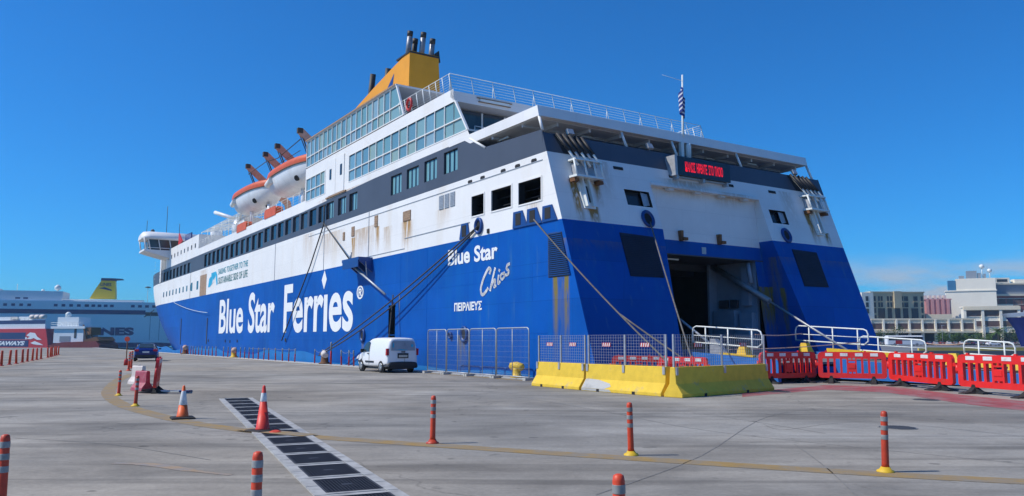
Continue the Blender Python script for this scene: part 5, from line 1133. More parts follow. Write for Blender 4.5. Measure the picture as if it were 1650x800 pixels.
# posts with an orange disc near the blue car
g = gp(203, 589); t = thing('sign_pole', 'thin pole with an orange disc left of the blue car', 'sign', g, 0); m = MB(); m.tube([(0, 0, 0), (0, 0, 1.75)], .035, 8); m.build('pole', 'rust', t); m = MB(); m.lathe([(.17, -.05), (.17, .05)], (0, -.03, 1.8), 20, Matrix.Rotation(R(90), 3, 'X')); m.build('disc', 'post_orange', t)
m = MB(); m.lathe([(.16, 0), (.12, .4), (.08, .45)], (0, 0, 0), 12); m.build('base', 'red_paint', t)
for (x, y, lb) in ((207, 598, 'red post standing behind the white road barrier'), (211, 594, 'red post farther behind the white road barrier, towards the blue car')):
    dup(post, gp(x, y), label=lb, rot=(0, R(2), 0), scale=1.35)

# ------------------------------------------------------------------ quay posts, bollards, fence panels
gpost = thing('guard_post', 'red post with a white top along the quay edge beside the blue hull', 'guard post', (0, 0, 0), 0, 'red and white posts along the quay edge')
m = MB(); m.lathe([(.05, 0), (.05, .58), (.045, .6)], (0, 0, 0), 10); m.build('post_foot', 'red_paint', gpost)
m = MB(); m.lathe([(.048, .58), (.048, 1.0), (.03, 1.02)], (0, 0, 0), 10); m.build('post_head', 'reflector', gpost)
first = True
def on_line(px, v):
    k = (px - 825); d = math.hypot(FOC, 149)   # along the quay line v, the point seen in this column
    t = v / (k * VX + d * VY); return Vector((k * t, d * t, 0))
qp = [508, 520, 551, 563, 571, 476, 466, 456, 445, 434, 426, 417, 409, 402, 395, 388, 381, 374, 368, 361, 349, 343, 337, 332, 326, 321, 316, 312, 308, 304, 300, 296, 292]
for px in qp:
    p = on_line(px, QE - .45) + Vector((0, 0, .05))
    if first: gpost.location = p; first = False
    else: dup(gpost, p, rot=(R(random.uniform(-2, 2)), R(random.uniform(-2, 2)), random.uniform(0, 6)))
p = on_line(534, QE - .5); t = thing('tall_post', 'tall red and white post where the dark mooring line meets the quay', 'guard post', p); m = MB(); m.lathe([(.07, 0), (.07, .95), (.06, .96)], (0, 0, 0), 10); m.build('post_foot', 'red_paint', t); m = MB(); m.lathe([(.06, .95), (.06, 1.5), (.03, 1.6)], (0, 0, 0), 10); m.build('post_head', 'reflector', t)
m = MB()
for a, b in zip(qp[2:4] + qp[0:1], qp[3:5] + qp[1:2]): m.tube(sag(on_line(a, QE - .45) + Vector((0, 0, 1.0)), on_line(b, QE - .45) + Vector((0, 0, 1.0)), .15, 6), .012, 4)
for a, b in zip(qp[5:13], qp[6:14]): m.tube(sag(on_line(a, QE - .45) + Vector((0, 0, 1.0)), on_line(b, QE - .45) + Vector((0, 0, 1.0)), .04, 4), .012, 4)
tag(m.build('post_chain', 'reflector'), 'thin white chain strung between the red and white quay posts', 'chain')
lp = [(2, 590), (15, 588), (26, 586.5), (36, 584.5), (44, 583), (52, 581.5), (59, 580.3), (66, 579), (77, 576.6), (81, 575.6), (84, 574.8), (88, 573.8), (91, 573), (94, 572)]
gl = None
for i, (x, y) in enumerate(lp):
    if gl is None:
        gl = thing('guard_post', 'plain red post in the row on the far left of the quay', 'guard post', gp(x, y), 0, 'plain red posts on the left of the quay')
        m = MB(); m.lathe([(.085, 0), (.075, 1.0), (.05, 1.03)], (0, 0, 0), 10); m.build('post_body', 'post_orange', gl); m = MB(); m.lathe([(.16, 0), (.16, .04), (.1, .06)], (0, 0, 0), 10); m.build('base', 'red_paint', gl)
    else: dup(gl, gp(x, y), rot=(R(random.uniform(-3, 3)), R(random.uniform(-3, 4)), random.uniform(0, 6)))
strip('left_kerb_line', [gp(x, y + 1.2).xy for x, y in ((-6, 591.5), (26, 587), (52, 582), (77, 577), (97, 571.5))], .5, .004, 'yellow_line_faint')
def bollard(label, loc, rz, mt, mt2, s=1.0):
    t = thing('mooring_bollard', label, 'bollard', loc, rz, 'mooring bollards'); t.scale = (s,) * 3; m = MB()
    m.lathe([(.36, 0), (.36, .06), (.24, .12), (.21, .42), (.22, .5)], (0, 0, 0), 18); m.build('stem', mt2, t)
    m = MB(); m.tube([(-.42, 0, .52), (-.36, 0, .56), (0, 0, .62), (.36, 0, .60), (.46, 0, .55)], [.14, .21, .24, .22, .12], 14); m.build('head', mt, t)
bollard('yellow mooring bollard inside the metal fence near its concrete barrier end', W(29.9, QE - .45, .05), math.atan2(UY, UX) + .3, 'yellow_paint', 'yellow_paint', .82)
bollard('rusty mooring bollard with pale head where the dark mooring line ends', on_line(524, QE - .45) + Vector((0, 0, .05)), 1.9, 'chalk_plastic', 'rust', 1.15)
bollard('rusty yellow mooring bollard halfway along the row of quay posts', on_line(378, QE - .45) + Vector((0, 0, .05)), 1.9, 'davit_brown', 'yellow_paint', 1.15)
bollard('rusty mooring bollard at the far end of the quay posts under the bow', on_line(299, QE - .45) + Vector((0, 0, .05)), 1.9, 'davit_brown', 'rust', 1.3)
fence0 = None; fx = [(28.1, 30.75), (30.78, 33.2), (33.23, 35.5), (35.53, 37.6)]
flb = ['metal mesh fence panel next to the yellow concrete barrier, a yellow bollard behind it', 'metal mesh fence panel to the right of the porthole in the hull', 'metal mesh fence panel with a round porthole seen through it', 'metal mesh fence panel nearest the white van']
for (a, b), lb in zip(fx, flb):
    t = thing('fence_panel', lb, 'fence panel', W((a + b) / 2, QE - 1.0, 0), math.atan2(UY, UX), 'tall metal mesh fence panels'); w = (b - a) / 2 - .02; Hf = 2.25
    m = MB(); m.tube([(-w, 0, .05), (-w, 0, Hf - .15), (-w + .04, 0, Hf - .04), (-w + .15, 0, Hf), (w - .15, 0, Hf), (w - .04, 0, Hf - .04), (w, 0, Hf - .15), (w, 0, .05)], .028, 8); m.tube([(-w, 0, .14), (w, 0, .14)], .028, 8); m.tube([(0, 0, .14), (0, 0, Hf)], .018, 6); m.build('frame', 'galvanised', t)
    m = MB()
    for i in range(int(2 * w / .1)): m.box((-w + .05 + i * .1, 0, Hf / 2 + .05), (.004, .004, Hf - .2))
    for j in range(9): m.box((0, .004, .25 + j * .24), (2 * w, .005, .005))
    m.build('wire_mesh', 'galvanised', t)
    for x in (-w, w): m = MB(); m.box((x * .98, 0, .06), (.22, .5, .12)); m.build('foot', 'pale_concrete', t)

# ------------------------------------------------------------------ vehicles
def wheel(t, x, y, r, w, rim='alloy'):
    sgn = 1 if y > 0 else -1; rot = Matrix.Rotation(R(90), 3, 'X'); m = MB()
    m.lathe([(r * .55, -w / 2), (r * .9, -w / 2), (r, -w / 2 + .03), (r, w / 2 - .03), (r * .9, w / 2), (r * .55, w / 2)], (x, y, r), 22, rot); o = m.build('wheel', 'tyre', t)
    m = MB(); m.lathe([(r * .64, -.01), (r * .62, .015), (r * .2, .02)], (x, y + sgn * (w / 2 - .012), r), 18, Matrix.Rotation(R(-90 * sgn), 3, 'X'))
    for k in range(6): a = k * 1.047; m.box((x + math.sin(a) * r * .38, y + sgn * (w / 2 + .012), r + math.cos(a) * r * .38), (.05, .012, r * .46), Matrix.Rotation(a, 3, 'Y'), 0)
    m.build('rim', rim, o)
def section(x, w, zb, zs, zr, wr, r=.1):
    """half hoop of a vehicle body: sill, belt, roof"""
    pts = [(w * .93, zb), (w, zb + .12), (w * 1.0, (zb + zs) / 2), (w * .985, zs), ((w * .985 + wr) / 2 + .02, (zs + zr) / 2), (wr, zr - r), (wr - .06, zr - r * .3), (wr - .16, zr), (wr * .4, zr + .015)]
    return [(x, y, z) for y, z in pts] + [(x, -y, z) for y, z in pts[::-1]]
def van():
    loc = gp(642, 599); t = thing('delivery_van', 'small white delivery van parked beside the blue ship side', 'van', W(40.6, 18.2), math.atan2(UY, UX))
    # local x forward, y to the left
    st = [(-2.10, .80, .42, 1.0, 1.72, .60), (-2.05, .87, .36, 1.05, 1.80, .70), (-1.9, .90, .30, 1.08, 1.83, .745), (-1.0, .905, .26, 1.08, 1.855, .755), (0.0, .905, .25, 1.08, 1.85, .75), (.55, .905, .25, 1.06, 1.80, .735), (.95, .90, .25, 1.04, 1.62, .70), (1.30, .895, .25, 1.02, 1.32, .70), (1.55, .88, .25, .98, 1.08, .74), (1.95, .84, .26, .84, .98, .70), (2.15, .76, .30, .70, .86, .62), (2.24, .62, .36, .6, .74, .5)]
    m = MB(); m.loft([section(*s) for s in st]); body = m.build('body', 'van_white', t)
    sm = body.modifiers.new('subd', 'SUBSURF'); sm.levels = 1; sm.render_levels = 1
    for sg in (-1, 1):
        m = MB(); y = lambda z: sg * (.912 - (z - 1.05) * .19 + .012)
        m.poly([(x, y(z), z) for x, z in ((1.26, 1.09), (.30, 1.11), (.30, 1.62), (.62, 1.64), (.9, 1.52))]); m.build('side_window', 'window_glass', t)
        m = MB(); m.box((1.12, sg * .98, 1.14), (.1, .16, .2)); m.build('mirror', 'car_trim', t)
        m = MB(); m.box((.2, sg * .915, .56), (1.15, .03, .09)); m.box((1.75, sg * .875, .56), (.3, .03, .09)); m.build('side_moulding', 'car_trim', t)
        m = MB(); m.box((.42, sg * .925, 1.0), (.16, .03, .045)); m.build('door_handle', 'car_trim', t)
        m = MB(); m.box((.27, sg * .913, .95), (.012, .012, 1.1)); m.box((1.28, sg * .905, .75), (.012, .02, .6)); m.build('door_seam', 'car_trim', t)
        for x in (-1.3, 1.36):
            m = MB(); m.lathe([(.37, -.06), (.37, .012)], (x, sg * .875, .33), 22, Matrix.Rotation(R(-90 * sg), 3, 'X')); m.build('wheel_arch', 'car_trim', t); wheel(t, x, sg * .83, .315, .2)
        m = MB(); m.hexa([(x, sg * yy, z) for yy in (.80, .925) for x, z in ((-2.09, .92), (-1.93, .92), (-1.96, 1.28), (-2.09, 1.28))]); m.build('tail_light', 'tail_red', t)
        m = MB(); m.hexa([(x, sg * yy, z) for yy in (.55, .86) for x, z in ((1.9, .72), (2.2, .66), (2.1, .80), (1.8, .92))]); m.build('headlight', 'reflector_white', t)
    m = MB(); m.loft([section(x, w, .24, .36, zr, w * .9, .04) for x, w, zr in ((-2.17, .80, .52), (-2.14, .86, .57), (-1.88, .93, .57), (-1.66, .925, .50))], smooth=True); m.build('rear_bumper', 'car_trim', t)
    xb = lambda z: -2.128 + max(0, (z - 1.35)) * .09
    m = MB(); m.poly([(xb(z) - .012, y, z) for y, z in ((.70, 1.17), (-.70, 1.17), (-.66, 1.60), (-.56, 1.68), (.56, 1.68), (.66, 1.60))]); w_ = m.build('rear_window', 'window_film', t)
    m = MB(); m.poly([(xb(1.4) - .024, y, z) for y, z in ((.63, 1.34), (.53, 1.32), (.53, 1.55), (.6, 1.56))]); m.poly([(xb(1.3) - .02, y, z) for y, z in ((.52, 1.20), (.15, 1.24), (-.25, 1.21), (-.25, 1.18), (.52, 1.18))]); m.poly([(xb(1.4) - .024, y, z) for y, z in ((-.45, 1.36), (-.58, 1.36), (-.58, 1.5), (-.45, 1.5))]); m.build('window_decal', 'logo_cyan', w_)
    m = MB(); m.box((-2.125, 0, .9), (.02, .62, .26)); m.box((-2.15, 0, 1.10), (.03, .22, .05)); m.build('plate_recess', 'car_trim', t)
    m = MB(); m.box((-2.142, 0, .88), (.012, .50, .12)); m.build('number_plate', 'plate', t)
    m = MB(); m.box((-2.122, -.1, 1.0), (.008, .012, 1.2)); m.build('door_gap', 'car_trim', t)
    m = MB(); m.box((0, 0, .24), (3.7, 1.5, .12)); m.build('underbody', 'car_trim', t)
    m = MB(); m.poly([(x, y, z) for x, y, z in ((.62, .66, 1.78), (1.36, .66, 1.27), (1.36, -.66, 1.27), (.62, -.66, 1.78))]); m.build('windscreen', 'window_glass', t)
van()
def car(label, loc, rz, paint, name='parked_car', detail=True, group=None, s=1.0):
    t = thing(name, label, 'car', loc, rz, group); t.scale = (s,) * 3
    st = [(-2.12, .68, .42, .66, .84, .56), (-2.05, .82, .30, .76, .98, .66), (-1.75, .88, .22, .84, 1.06, .66), (-1.25, .90, .2, .88, 1.30, .58), (-.75, .90, .2, .90, 1.44, .57), (-.1, .90, .2, .90, 1.47, .57), (.5, .90, .2, .88, 1.36, .57), (1.05, .895, .2, .86, 1.02, .64), (1.5, .88, .22, .80, .93, .66), (1.95, .82, .26, .66, .78, .6), (2.15, .66, .34, .52, .62, .5)]
    m = MB(); m.loft([section(*k) for k in st]); body = m.build('body', paint, t)
    if detail: body.modifiers.new('subd', 'SUBSURF').levels = 1
    m = MB(); m.poly([(-1.80, .56, 1.06), (-1.80, -.56, 1.06), (-1.02, -.50, 1.40), (-1.02, .50, 1.40)]); m.build('rear_window', 'window_glass', t).location = (-.03, 0, .035)
    m = MB(); m.poly([(1.06, .58, 1.02), (1.06, -.58, 1.02), (.42, -.5, 1.40), (.42, .5, 1.40)]); m.build('windscreen', 'window_glass', t).location = (.03, 0, .03)
    for sg in (-1, 1):
        m = MB(); m.poly([(x, sg * y, z) for x, y, z in ((-1.3, .86, .94), (.85, .86, .92), (.4, .66, 1.30), (-.8, .66, 1.34))]); m.build('side_window', 'window_glass', t).location = (0, sg * .02, .0)
        for x in (-1.32, 1.32): wheel(t, x, sg * .80, .31, .2)
        m = MB(); m.hexa([(x, sg * y, z) for y in (.52, .85) for x, z in ((-2.10, .80), (-1.9, .82), (-1.86, .98), (-2.05, .96))]); m.build('tail_light', 'tail_red', t)
        m = MB(); m.box((.72, sg * .98, .98), (.12, .2, .12)); m.build('mirror', paint, t)
    m = MB(); m.box((-2.13, 0, .42), (.1, 1.5, .2)); m.build('lower_bumper', 'car_trim', t)
    m = MB(); m.box((-2.125, 0, .74), (.02, .5, .12)); m.build('number_plate', 'reflector_white', t)
    return t
bc = gp(233, 582.5); car('dark blue car driving away along the quay', bc + Vector((-.6, 1.6, 0)), R(113), 'car_blue', 'blue_car', True, None, 1.02)
# ------------------------------------------------------------------ far shore on the right
BD = 300.0
def bx(px, Y=BD): return (px - 825) / math.hypot(FOC, 149) * Y
def bz(py, Y=BD): return EYE + (549 - py) / math.hypot(FOC, 149) * Y
mat('wall_cream', (0.78, 0.68, 0.50), 0.8, var=0.08, scale=.15); mat('wall_beige', (0.56, 0.46, 0.29), 0.8, var=0.1, scale=.15); mat('wall_white', (0.86, 0.80, 0.66), 0.75, var=0.05, scale=.15)
mat('wall_pink', (0.62, 0.30, 0.29), 0.8, var=0.1, scale=.15); mat('wall_grey', (0.22, 0.26, 0.31), 0.7, var=0.1, scale=.15); mat('wall_brick', (0.32, 0.12, 0.10), 0.8, var=0.15, scale=.3)
mat('brown_glass', (0.14, 0.085, 0.07), 0.3, var=0.3, scale=.3); mat('blue_glass', (0.05, 0.16, 0.30), 0.12, var=0.2, scale=.2); mat('far_window', (0.03, 0.035, 0.045), 0.2, var=0.3, scale=.3)
ROT = R(-14)
def building(name, label, px0, px1, ptop, Y=BD, depth=25, wall='wall_cream', rot=ROT, base=0.0, pbot=None):
    """front face spans the two columns; walls stand on the ground"""
    a = Vector((bx(px0, Y), Y, base)); b0 = Vector((bx(px1, Y), Y, base)); w = (b0 - a).length / max(.2, math.cos(rot)); t = thing(name, label, 'building', a, rot)
    h = bz(ptop, Y) - base
    m = MB(); m.b2((0, 0, 0 if pbot is None else bz(pbot, Y) - base), (w, depth, h)); m.b2((-.3, -.3, h), (w + .3, depth + .3, h + .5)); m.build('wall', wall, t)
    return t, w, h
def wins(t, rects, mt='far_window', d=.25, name='window'):
    for (x0, x1, z0, z1) in rects:
        m = MB(); m.b2((x0, -.06, z0), (x1, .02, z1)); o = m.build(name, mt, t)
        m = MB(); fr = .16; m.b2((x0 - fr, -.22, z0 - fr), (x1 + fr, -.02, z0)); m.b2((x0 - fr, -.16, z1), (x1 + fr, -.02, z1 + fr)); m.build('sill', 'wall_white' if mt != 'far_window' else 'wall_beige', o)
t, w, h = building('office_building', 'beige office building with tall dark recesses beside the ferry stern', 1407, 1496, 472, 330, 30, 'wall_beige', R(4))
s = 330 / 1280.6; Z = lambda py: bz(py, 330)
wins(t, [(w * x, w * (x + .038), Z(a) - 1, Z(a) + 1) for a in (481.5, 491.5) for x in (.05, .13, .18, .30, .36, .57, .62, .66, .80, .84, .94)])
wins(t, [(w * a, w * b, 0.5, Z(497)) for a, b in ((.12, .25), (.30, .38), (.44, .54), (.59, .69), (.75, .88))]); wins(t, [(w * x, w * (x + .036), Z(a) - 1, Z(a) + 1) for a in (501, 512) for x in (.05, .94)])
m = MB(); m.b2((-5, -2, 0), (-.02, 26, h)); o = m.build('end_wall', 'wall_white', t)
for py in (482, 492, 502): m = MB(); m.b2((-3.4, -2.06, Z(py) - 1), (-2.2, -1.98, Z(py) + 1)); m.build('window', 'far_window', t)
m = MB(); m.b2((w * .42, -.9, Z(497)), (w * .56, .1, h + .6)); m.build('central_bay', 'wall_beige', t)
t, w, h = building('pink_building', 'pink ribbed building between the beige office and the tall white block', 1494, 1531, 484, 345, 5, 'wall_pink')
m = MB()
for k in range(5): m.b2((w * k / 5 + .3, -.5, 5), (w * (k + .55) / 5 + .3, .0, h + .4))
m.build('rib', 'wall_pink', t); m = MB(); m.b2((0, -.55, 9.5), (w, -.45, 13)); m.build('pale_band', 'wall_cream', t)
m = MB()
for k in range(5): m.b2((w * (k * .19 + .05), 3, h), (w * (k * .19 + .15), 6, h + 2.2))
m.build('roof_tank', 'chalk_plastic', t)
t, w, h = building('white_block', 'tall windowless white block with blue glass corner', 1529, 1592, 470.5, 352, 8, 'wall_white', R(-26))
wf = w; m = MB(); m.b2((w * .22, .02, h), (w, 7.9, bz(450, 352))); m.build('upper_wall', 'wall_white', t); m = MB(); m.b2((w * .05, 1, h + .5), (w * .215, 6, bz(452.5, 352))); m.build('glass_corner', 'blue_glass', t)
m = MB(); zt = bz(450, 352)
for x0, x1, hh in ((.30, .40, 1.5), (.45, .66, 3.6), (.68, .74, 2.6), (.80, .84, 2.2)): m.b2((w * x0, 4, zt), (w * x1, 7, zt + hh))
m.build('roof_plant', 'wall_grey', t)
for x, r, hz in ((.77, 1.1, 5.5), (.92, 1.0, 3.6)):
    m = MB(); m.tube([(w * x, 5, zt), (w * x, 5, zt + hz)], .2, 6); m.lathe([(r, 0), (r * .7, .5), (.1, .8)], (w * x, 5, zt + hz), 14, Matrix.Rotation(R(70), 3, 'X')); m.build('dish', 'lamp_white', t)
t, w, h = building('stepped_building', 'stepped building of grey and brick red storeys behind the arcade block', 1572, 1690, 477, 350, 8, 'wall_brick', R(-8)); Zt = lambda py: bz(py, 350)
m = MB(); m.b2((4.5, 1.5, h + .5), (w, 7, Zt(458))); m.build('upper_storey', 'wall_grey', t); m = MB(); m.b2((3.6, .6, Zt(459)), (w, 7.5, Zt(456.5))); m.b2((-.6, -.6, h - .2), (w, 8.5, h + .7)); m.build('cornice', 'wall_cream', t)
m = MB(); m.b2((7.8, 4, Zt(456)), (17.5, 6.8, Zt(447))); m.b2((19, 3, Zt(456)), (w, 6.8, Zt(450))); m.build('penthouse', 'wall_white', t)
m = MB(); m.b2((8.5, 3.9, Zt(454)), (11.5, 4.05, Zt(449.5))); m.b2((12.2, 3.9, Zt(454)), (16.5, 4.05, Zt(449.5))); m.build('penthouse_window', 'far_window', t)
wins(t, [(1.5 + k * 3.1, 4.1 + k * 3.1, Zt(491), Zt(482)) for k in range(9)], 'brown_glass'); m = MB(); m.b2((7.5, -1.0, Zt(497.5)), (16, 0.02, Zt(491))); m.build('roof_hut', 'wall_cream', t)
t, w, h = building('arcade_block', 'white three storey block with brown windows and pillars behind a palm', 1557, 1631, 496, 300, 5, 'wall_white', R(-16)); Z = lambda py: bz(py, 300)
n = 3
for py0, py1 in ((501, 510.5), (518, 527)): wins(t, [(w * k / n + .7, w * (k + 1) / n - .5, Z(py1), Z(py0)) for k in range(n)], 'brown_glass')
wins(t, [(w * k / n + .6, w * (k + 1) / n - .5, .2, Z(537)) for k in range(n)])
for k in range(n + 1): m = MB(); m.b2((w * k / n - .45, -.7, 0), (w * k / n + .45, -.05, h - .3)); m.build('pillar', 'wall_white', t)
m = MB(); m.b2((-.5, -.9, h - 1.0), (w + .5, -.1, h + .4)); m.build('cornice', 'wall_cream', t)
t, w, h = building('long_terminal', 'long low cream terminal with a row of brown windows over dark bays', 1404, 1560, 516, 295, 6, 'wall_cream', R(-8)); Z = lambda py: bz(py, 295); n = 8
wins(t, [(w * (k + .05) / n + .35, w * (k + .95) / n - .35, Z(531), Z(521.5)) for k in range(n)], 'brown_glass'); wins(t, [(w * k / n + .6, w * (k + 1) / n - .6, 1.0, Z(537.5)) for k in range(n)])
for k in range(n + 1): m = MB(); m.b2((w * k / n - .3, -.5, 0), (w * k / n + .3, -.02, h)); m.build('pillar', 'wall_white', t)
m = MB(); m.b2((-.5, -1.6, Z(536.8)), (w + .5, -.05, Z(534.5))); m.build('canopy', 'wall_cream', t)
# low yellow wall and kerb along the far water's edge
mat('far_yellow', (0.55, 0.42, 0.10), 0.8, var=0.2, scale=.3)
m = MB()
for k in range(40): x = 68 + k * 4; m.b2((x + .02, 133, 0), (x + 3.98, 133.5, .55))
tag(m.build('low_yellow_wall', 'far_yellow'), 'long low yellow wall along the far water edge below the parked cars', 'wall')
# bus
def bus(label, px, Y, rz):
    t = thing('coach', label, 'coach', (bx(px, Y), Y, 0), rz); Lb = 12.0
    m = MB(); m.loft([[(x, -w, .35), (x, w, .35), (x, w, z - .35), (x, w * .85, z), (x, -w * .85, z), (x, -w, z - .35)] for x, w, z in ((-6, 1.2, 3.1), (-5.7, 1.27, 3.35), (5.4, 1.27, 3.35), (5.9, 1.2, 3.0), (6.05, 1.1, 1.6))], smooth=False); m.build('body', 'van_white', t)
    m = MB(); m.b2((-5.6, -1.29, 1.75), (5.6, 1.29, 2.95)); m.b2((5.55, -1.1, 1.3), (6.06, 1.1, 2.9)); m.build('window', 'dark_glass', t)
    m = MB(); m.b2((-3.4, -1.285, .5), (-1.2, -1.26, 1.7)); m.build('stripe', 'red_paint', t)
    for x in (-3.6, 3.6): wheel(t, x, -1.12, .5, .3); wheel(t, x, 1.12, .5, .3)
bus('white coach with dark windows parked near the ferry stern', 1457, 268, R(-3))
random.seed(3)
paints = []
for i, c in enumerate(((.35, .36, .37), (.03, .03, .035), (.55, .55, .55), (.02, .03, .09), (.20, .05, .05), (.12, .13, .14))): mat('car_paint_%d' % i, c, .25, var=.02); paints.append('car_paint_%d' % i)
protos = {}
far = [(1487, 1, 'dark car parked at the front of the coach'), (1497, 3, 'dark blue car, second past the coach'), (1507, 0, 'silver car third past the coach'), (1517, 4, 'maroon car parked between silver cars'), (1528, 2, 'pale grey car in the parked row below the tall white block'), (1539, 5, 'dark grey car in the parked row beside a pale car'), (1549, 2, 'pale grey car parked just left of the gap in the guard rails'), (1560, 1, 'black car parked under the green bushes'), (1571, 3, 'navy car parked under the green bushes'), (1582, 5, 'grey car parked left of the palm'),
       (1617, 1, 'black car parked right of the palm trunk'), (1629, 0, 'silver car near the right edge'), (1641, 5, 'dark grey car at the right edge'), (1653, 2, 'pale car cut by the right edge'), (1421, 5, 'grey car half hidden by the ferry stern corner')]
for px, c, lb in far:
    p = (bx(px, 278), 278, 0)
    if c not in protos: protos[c] = car(lb, p, R(70), paints[c], 'parked_car', False, 'cars parked on the far shore')
    else: dup(protos[c], p, R(70 + random.uniform(-6, 6)), lb)
cw = car('white car driving past the parked row in front of the palm', (bx(1600, 255), 255, 0), R(2), 'van_white', 'white_car', False)
# trees
mat('leaf_green', (0.085, 0.15, 0.04), .7, var=.35, scale=.6, spec=.2); mat('leaf_dark', (0.045, 0.085, 0.03), .7, var=.35, scale=.6, spec=.2); mat('bark', (0.13, 0.10, 0.075), .9, var=.3, scale=2)
def bush(label, px, Y, w, h, mt, name='bush', trunk=.6):
    t = thing(name, label, 'bush' if name == 'bush' else 'tree', (bx(px, Y), Y, 0)); m = MB(); m.tube([(0, 0, 0), (.1, .05, trunk + h * .4)], [.16, .08], 6)
    for k in range(4): a = k * 1.6; m.tube([(0, 0, trunk * .8), (math.cos(a) * w * .25, math.sin(a) * w * .2, trunk + h * .5)], [.09, .03], 5)
    m.build('trunk', 'bark', t)
    m = MB(); cl = [(random.uniform(-.38, .38) * w, random.uniform(-.3, .3) * w, trunk + h * random.uniform(.2, .8), random.uniform(.16, .28)) for _ in range(11)]
    for _ in range(950):
        c = random.choice(cl); d = Vector((random.gauss(0, 1), random.gauss(0, 1), random.gauss(0, 1))).normalized() * random.random() ** .4; r = c[3] * min(w, h * 1.3)
        p = Vector(c[:3]) + Vector((d.x * r * 1.2, d.y * r, d.z * r * .8)); sz = random.uniform(.10, .26); n1 = Vector((random.gauss(0, 1), random.gauss(0, 1), random.gauss(0, 1))).normalized(); a = n1.orthogonal().normalized() * sz; b = n1.cross(a).normalized() * sz * .6
        m.poly([p - a, p - b, p + a, p + b])
    m.build('foliage', mt, t, recalc=False)
for px, w, h, mt, lb in ((1437, 9, 5.2, 'leaf_dark', 'dark rounded tree behind the coach'), (1518, 5, 3.6, 'leaf_green', 'green bush at the left end of the hedge row'), (1530, 6, 3.2, 'leaf_green', 'green bush under the tall white block'), (1543, 6, 3.0, 'leaf_dark', 'dark green bush between two brighter bushes'), (1557, 5, 3.0, 'leaf_green', 'green bush in front of the first arcade pillar'), (1575, 8, 3.6, 'leaf_green', 'wide green bush in front of the arcade block'), (1590, 6, 3.2, 'leaf_green', 'green bush left of the palm'), (1625, 8, 4.2, 'leaf_dark', 'dark bush right of the palm'), (1642, 9, 6.5, 'leaf_dark', 'tall dark tree below the blue ship bow at the right edge')):
    bush(lb, px, 284, w * 1.1, h * 1.3, mt)
def palm(label, px, Y, H):
    t = thing('palm_tree', label, 'palm', (bx(px, Y), Y, 0)); m = MB(); m.tube([(0, 0, 0), (.1, 0, H * .5), (0, 0, H)], [.4, .3, .35], 10); m.build('trunk', 'bark', t); m = MB()
    for k in range(34):
        a = k * 2.39996; el = random.uniform(-.25, 1.1); ln = random.uniform(2.6, 3.6); pts = []
        for i in range(8):
            s = i / 7; r = ln * s * math.cos(el * (1 - s * .3)); z = H + ln * s * math.sin(el) - 1.6 * s * s; pts.append(Vector((math.cos(a) * r, math.sin(a) * r, z)))
        for i in range(7):
            d = (pts[i + 1] - pts[i]).normalized(); sd = Vector((-math.sin(a), math.cos(a), 0))
            for sg in (-1, 1):
                for q in range(2): p = pts[i].lerp(pts[i + 1], q / 2); L_ = .75 * (1 - abs(2 * (i + .5) / 7 - 1) ** 2 * .6); m.poly([p, p + d * .16, p + d * .4 + sd * sg * L_ + Vector((0, 0, -.25))])
    m.build('crown', 'leaf_green', t, recalc=False)
palm('palm tree with a spreading crown in front of the white arcade block', 1609, 282, 5.0)
# lamp posts on the far shore
def lamp(label, px, Y, H):
    t = thing('street_lamp', label, 'street lamp', (bx(px, Y), Y, -1.8 if px < 400 else 0)); m = MB(); m.tube([(0, 0, 0), (0, 0, H)], [.22, .12], 8); m.build('pole', 'pipe_grey', t); m = MB(); m.lathe([(.3, -.2), (1.9, 0), (1.7, .35), (.4, .9)], (0, 0, H), 12); m.build('lamp_head', 'dark_steel', t)
lamp('tall mast light rising behind the pale blue ferry on the left', 234, 520, 38); 
for px, lb in ((1519, 'thin street lamp in front of the long terminal'), (1587, 'thin street lamp in front of the arcade block')):
    t = thing('street_lamp', lb, 'street lamp', (bx(px, 280), 280, 0)); m = MB(); m.tube([(0, 0, 0), (0, 0, 7)], [.12, .07], 6); m.build('pole', 'pipe_grey', t); m = MB(); m.box((.4, 0, 7), (1.0, .25, .15)); m.build('lamp_head', 'steel', t)
# bow of a ship lying at the right
t = thing('docked_ship', 'dark blue ship bow with a white rim entering at the right edge', 'ship', (bx(1622, 230), 230, -1.8)); Z = lambda py: bz(py, 230) + 1.8
m = MB(); rows = []
for z, xo in ((0, 4.5), (Z(532), 2.6), (Z(520), 1.2), (Z(512), .1)): rows.append([(xo + 24 * k / 12, sg * 5.5 * (1 - (1 - k / 12) ** 2.2), z) for sg in (1,) for k in range(12, -1, -1)] + [(xo + 24 * k / 12, -5.5 * (1 - (1 - k / 12) ** 2.2), z) for k in range(1, 13)])
m.loft(rows, caps=False, closed=False); m.build('hull', 'car_blue', t)
m = MB(); rows = []
for z, xo in ((Z(512), -.05), (Z(506.5), -1.0)): rows.append([(xo + 24 * k / 12, 5.6 * (1 - (1 - k / 12) ** 2.2), z + (k / 12) * 1.8) for k in range(12, -1, -1)] + [(xo + 24 * k / 12, -5.6 * (1 - (1 - k / 12) ** 2.2), z + (k / 12) * 1.8) for k in range(1, 13)])
m.loft(rows, caps=False, closed=False); m.poly([p for p in rows[-1]]); m.build('bulwark', 'van_white', t)
m = MB(); m.b2((8, -4, Z(510)), (24, 4, Z(500))); m.build('deckhouse', 'wall_grey', t)

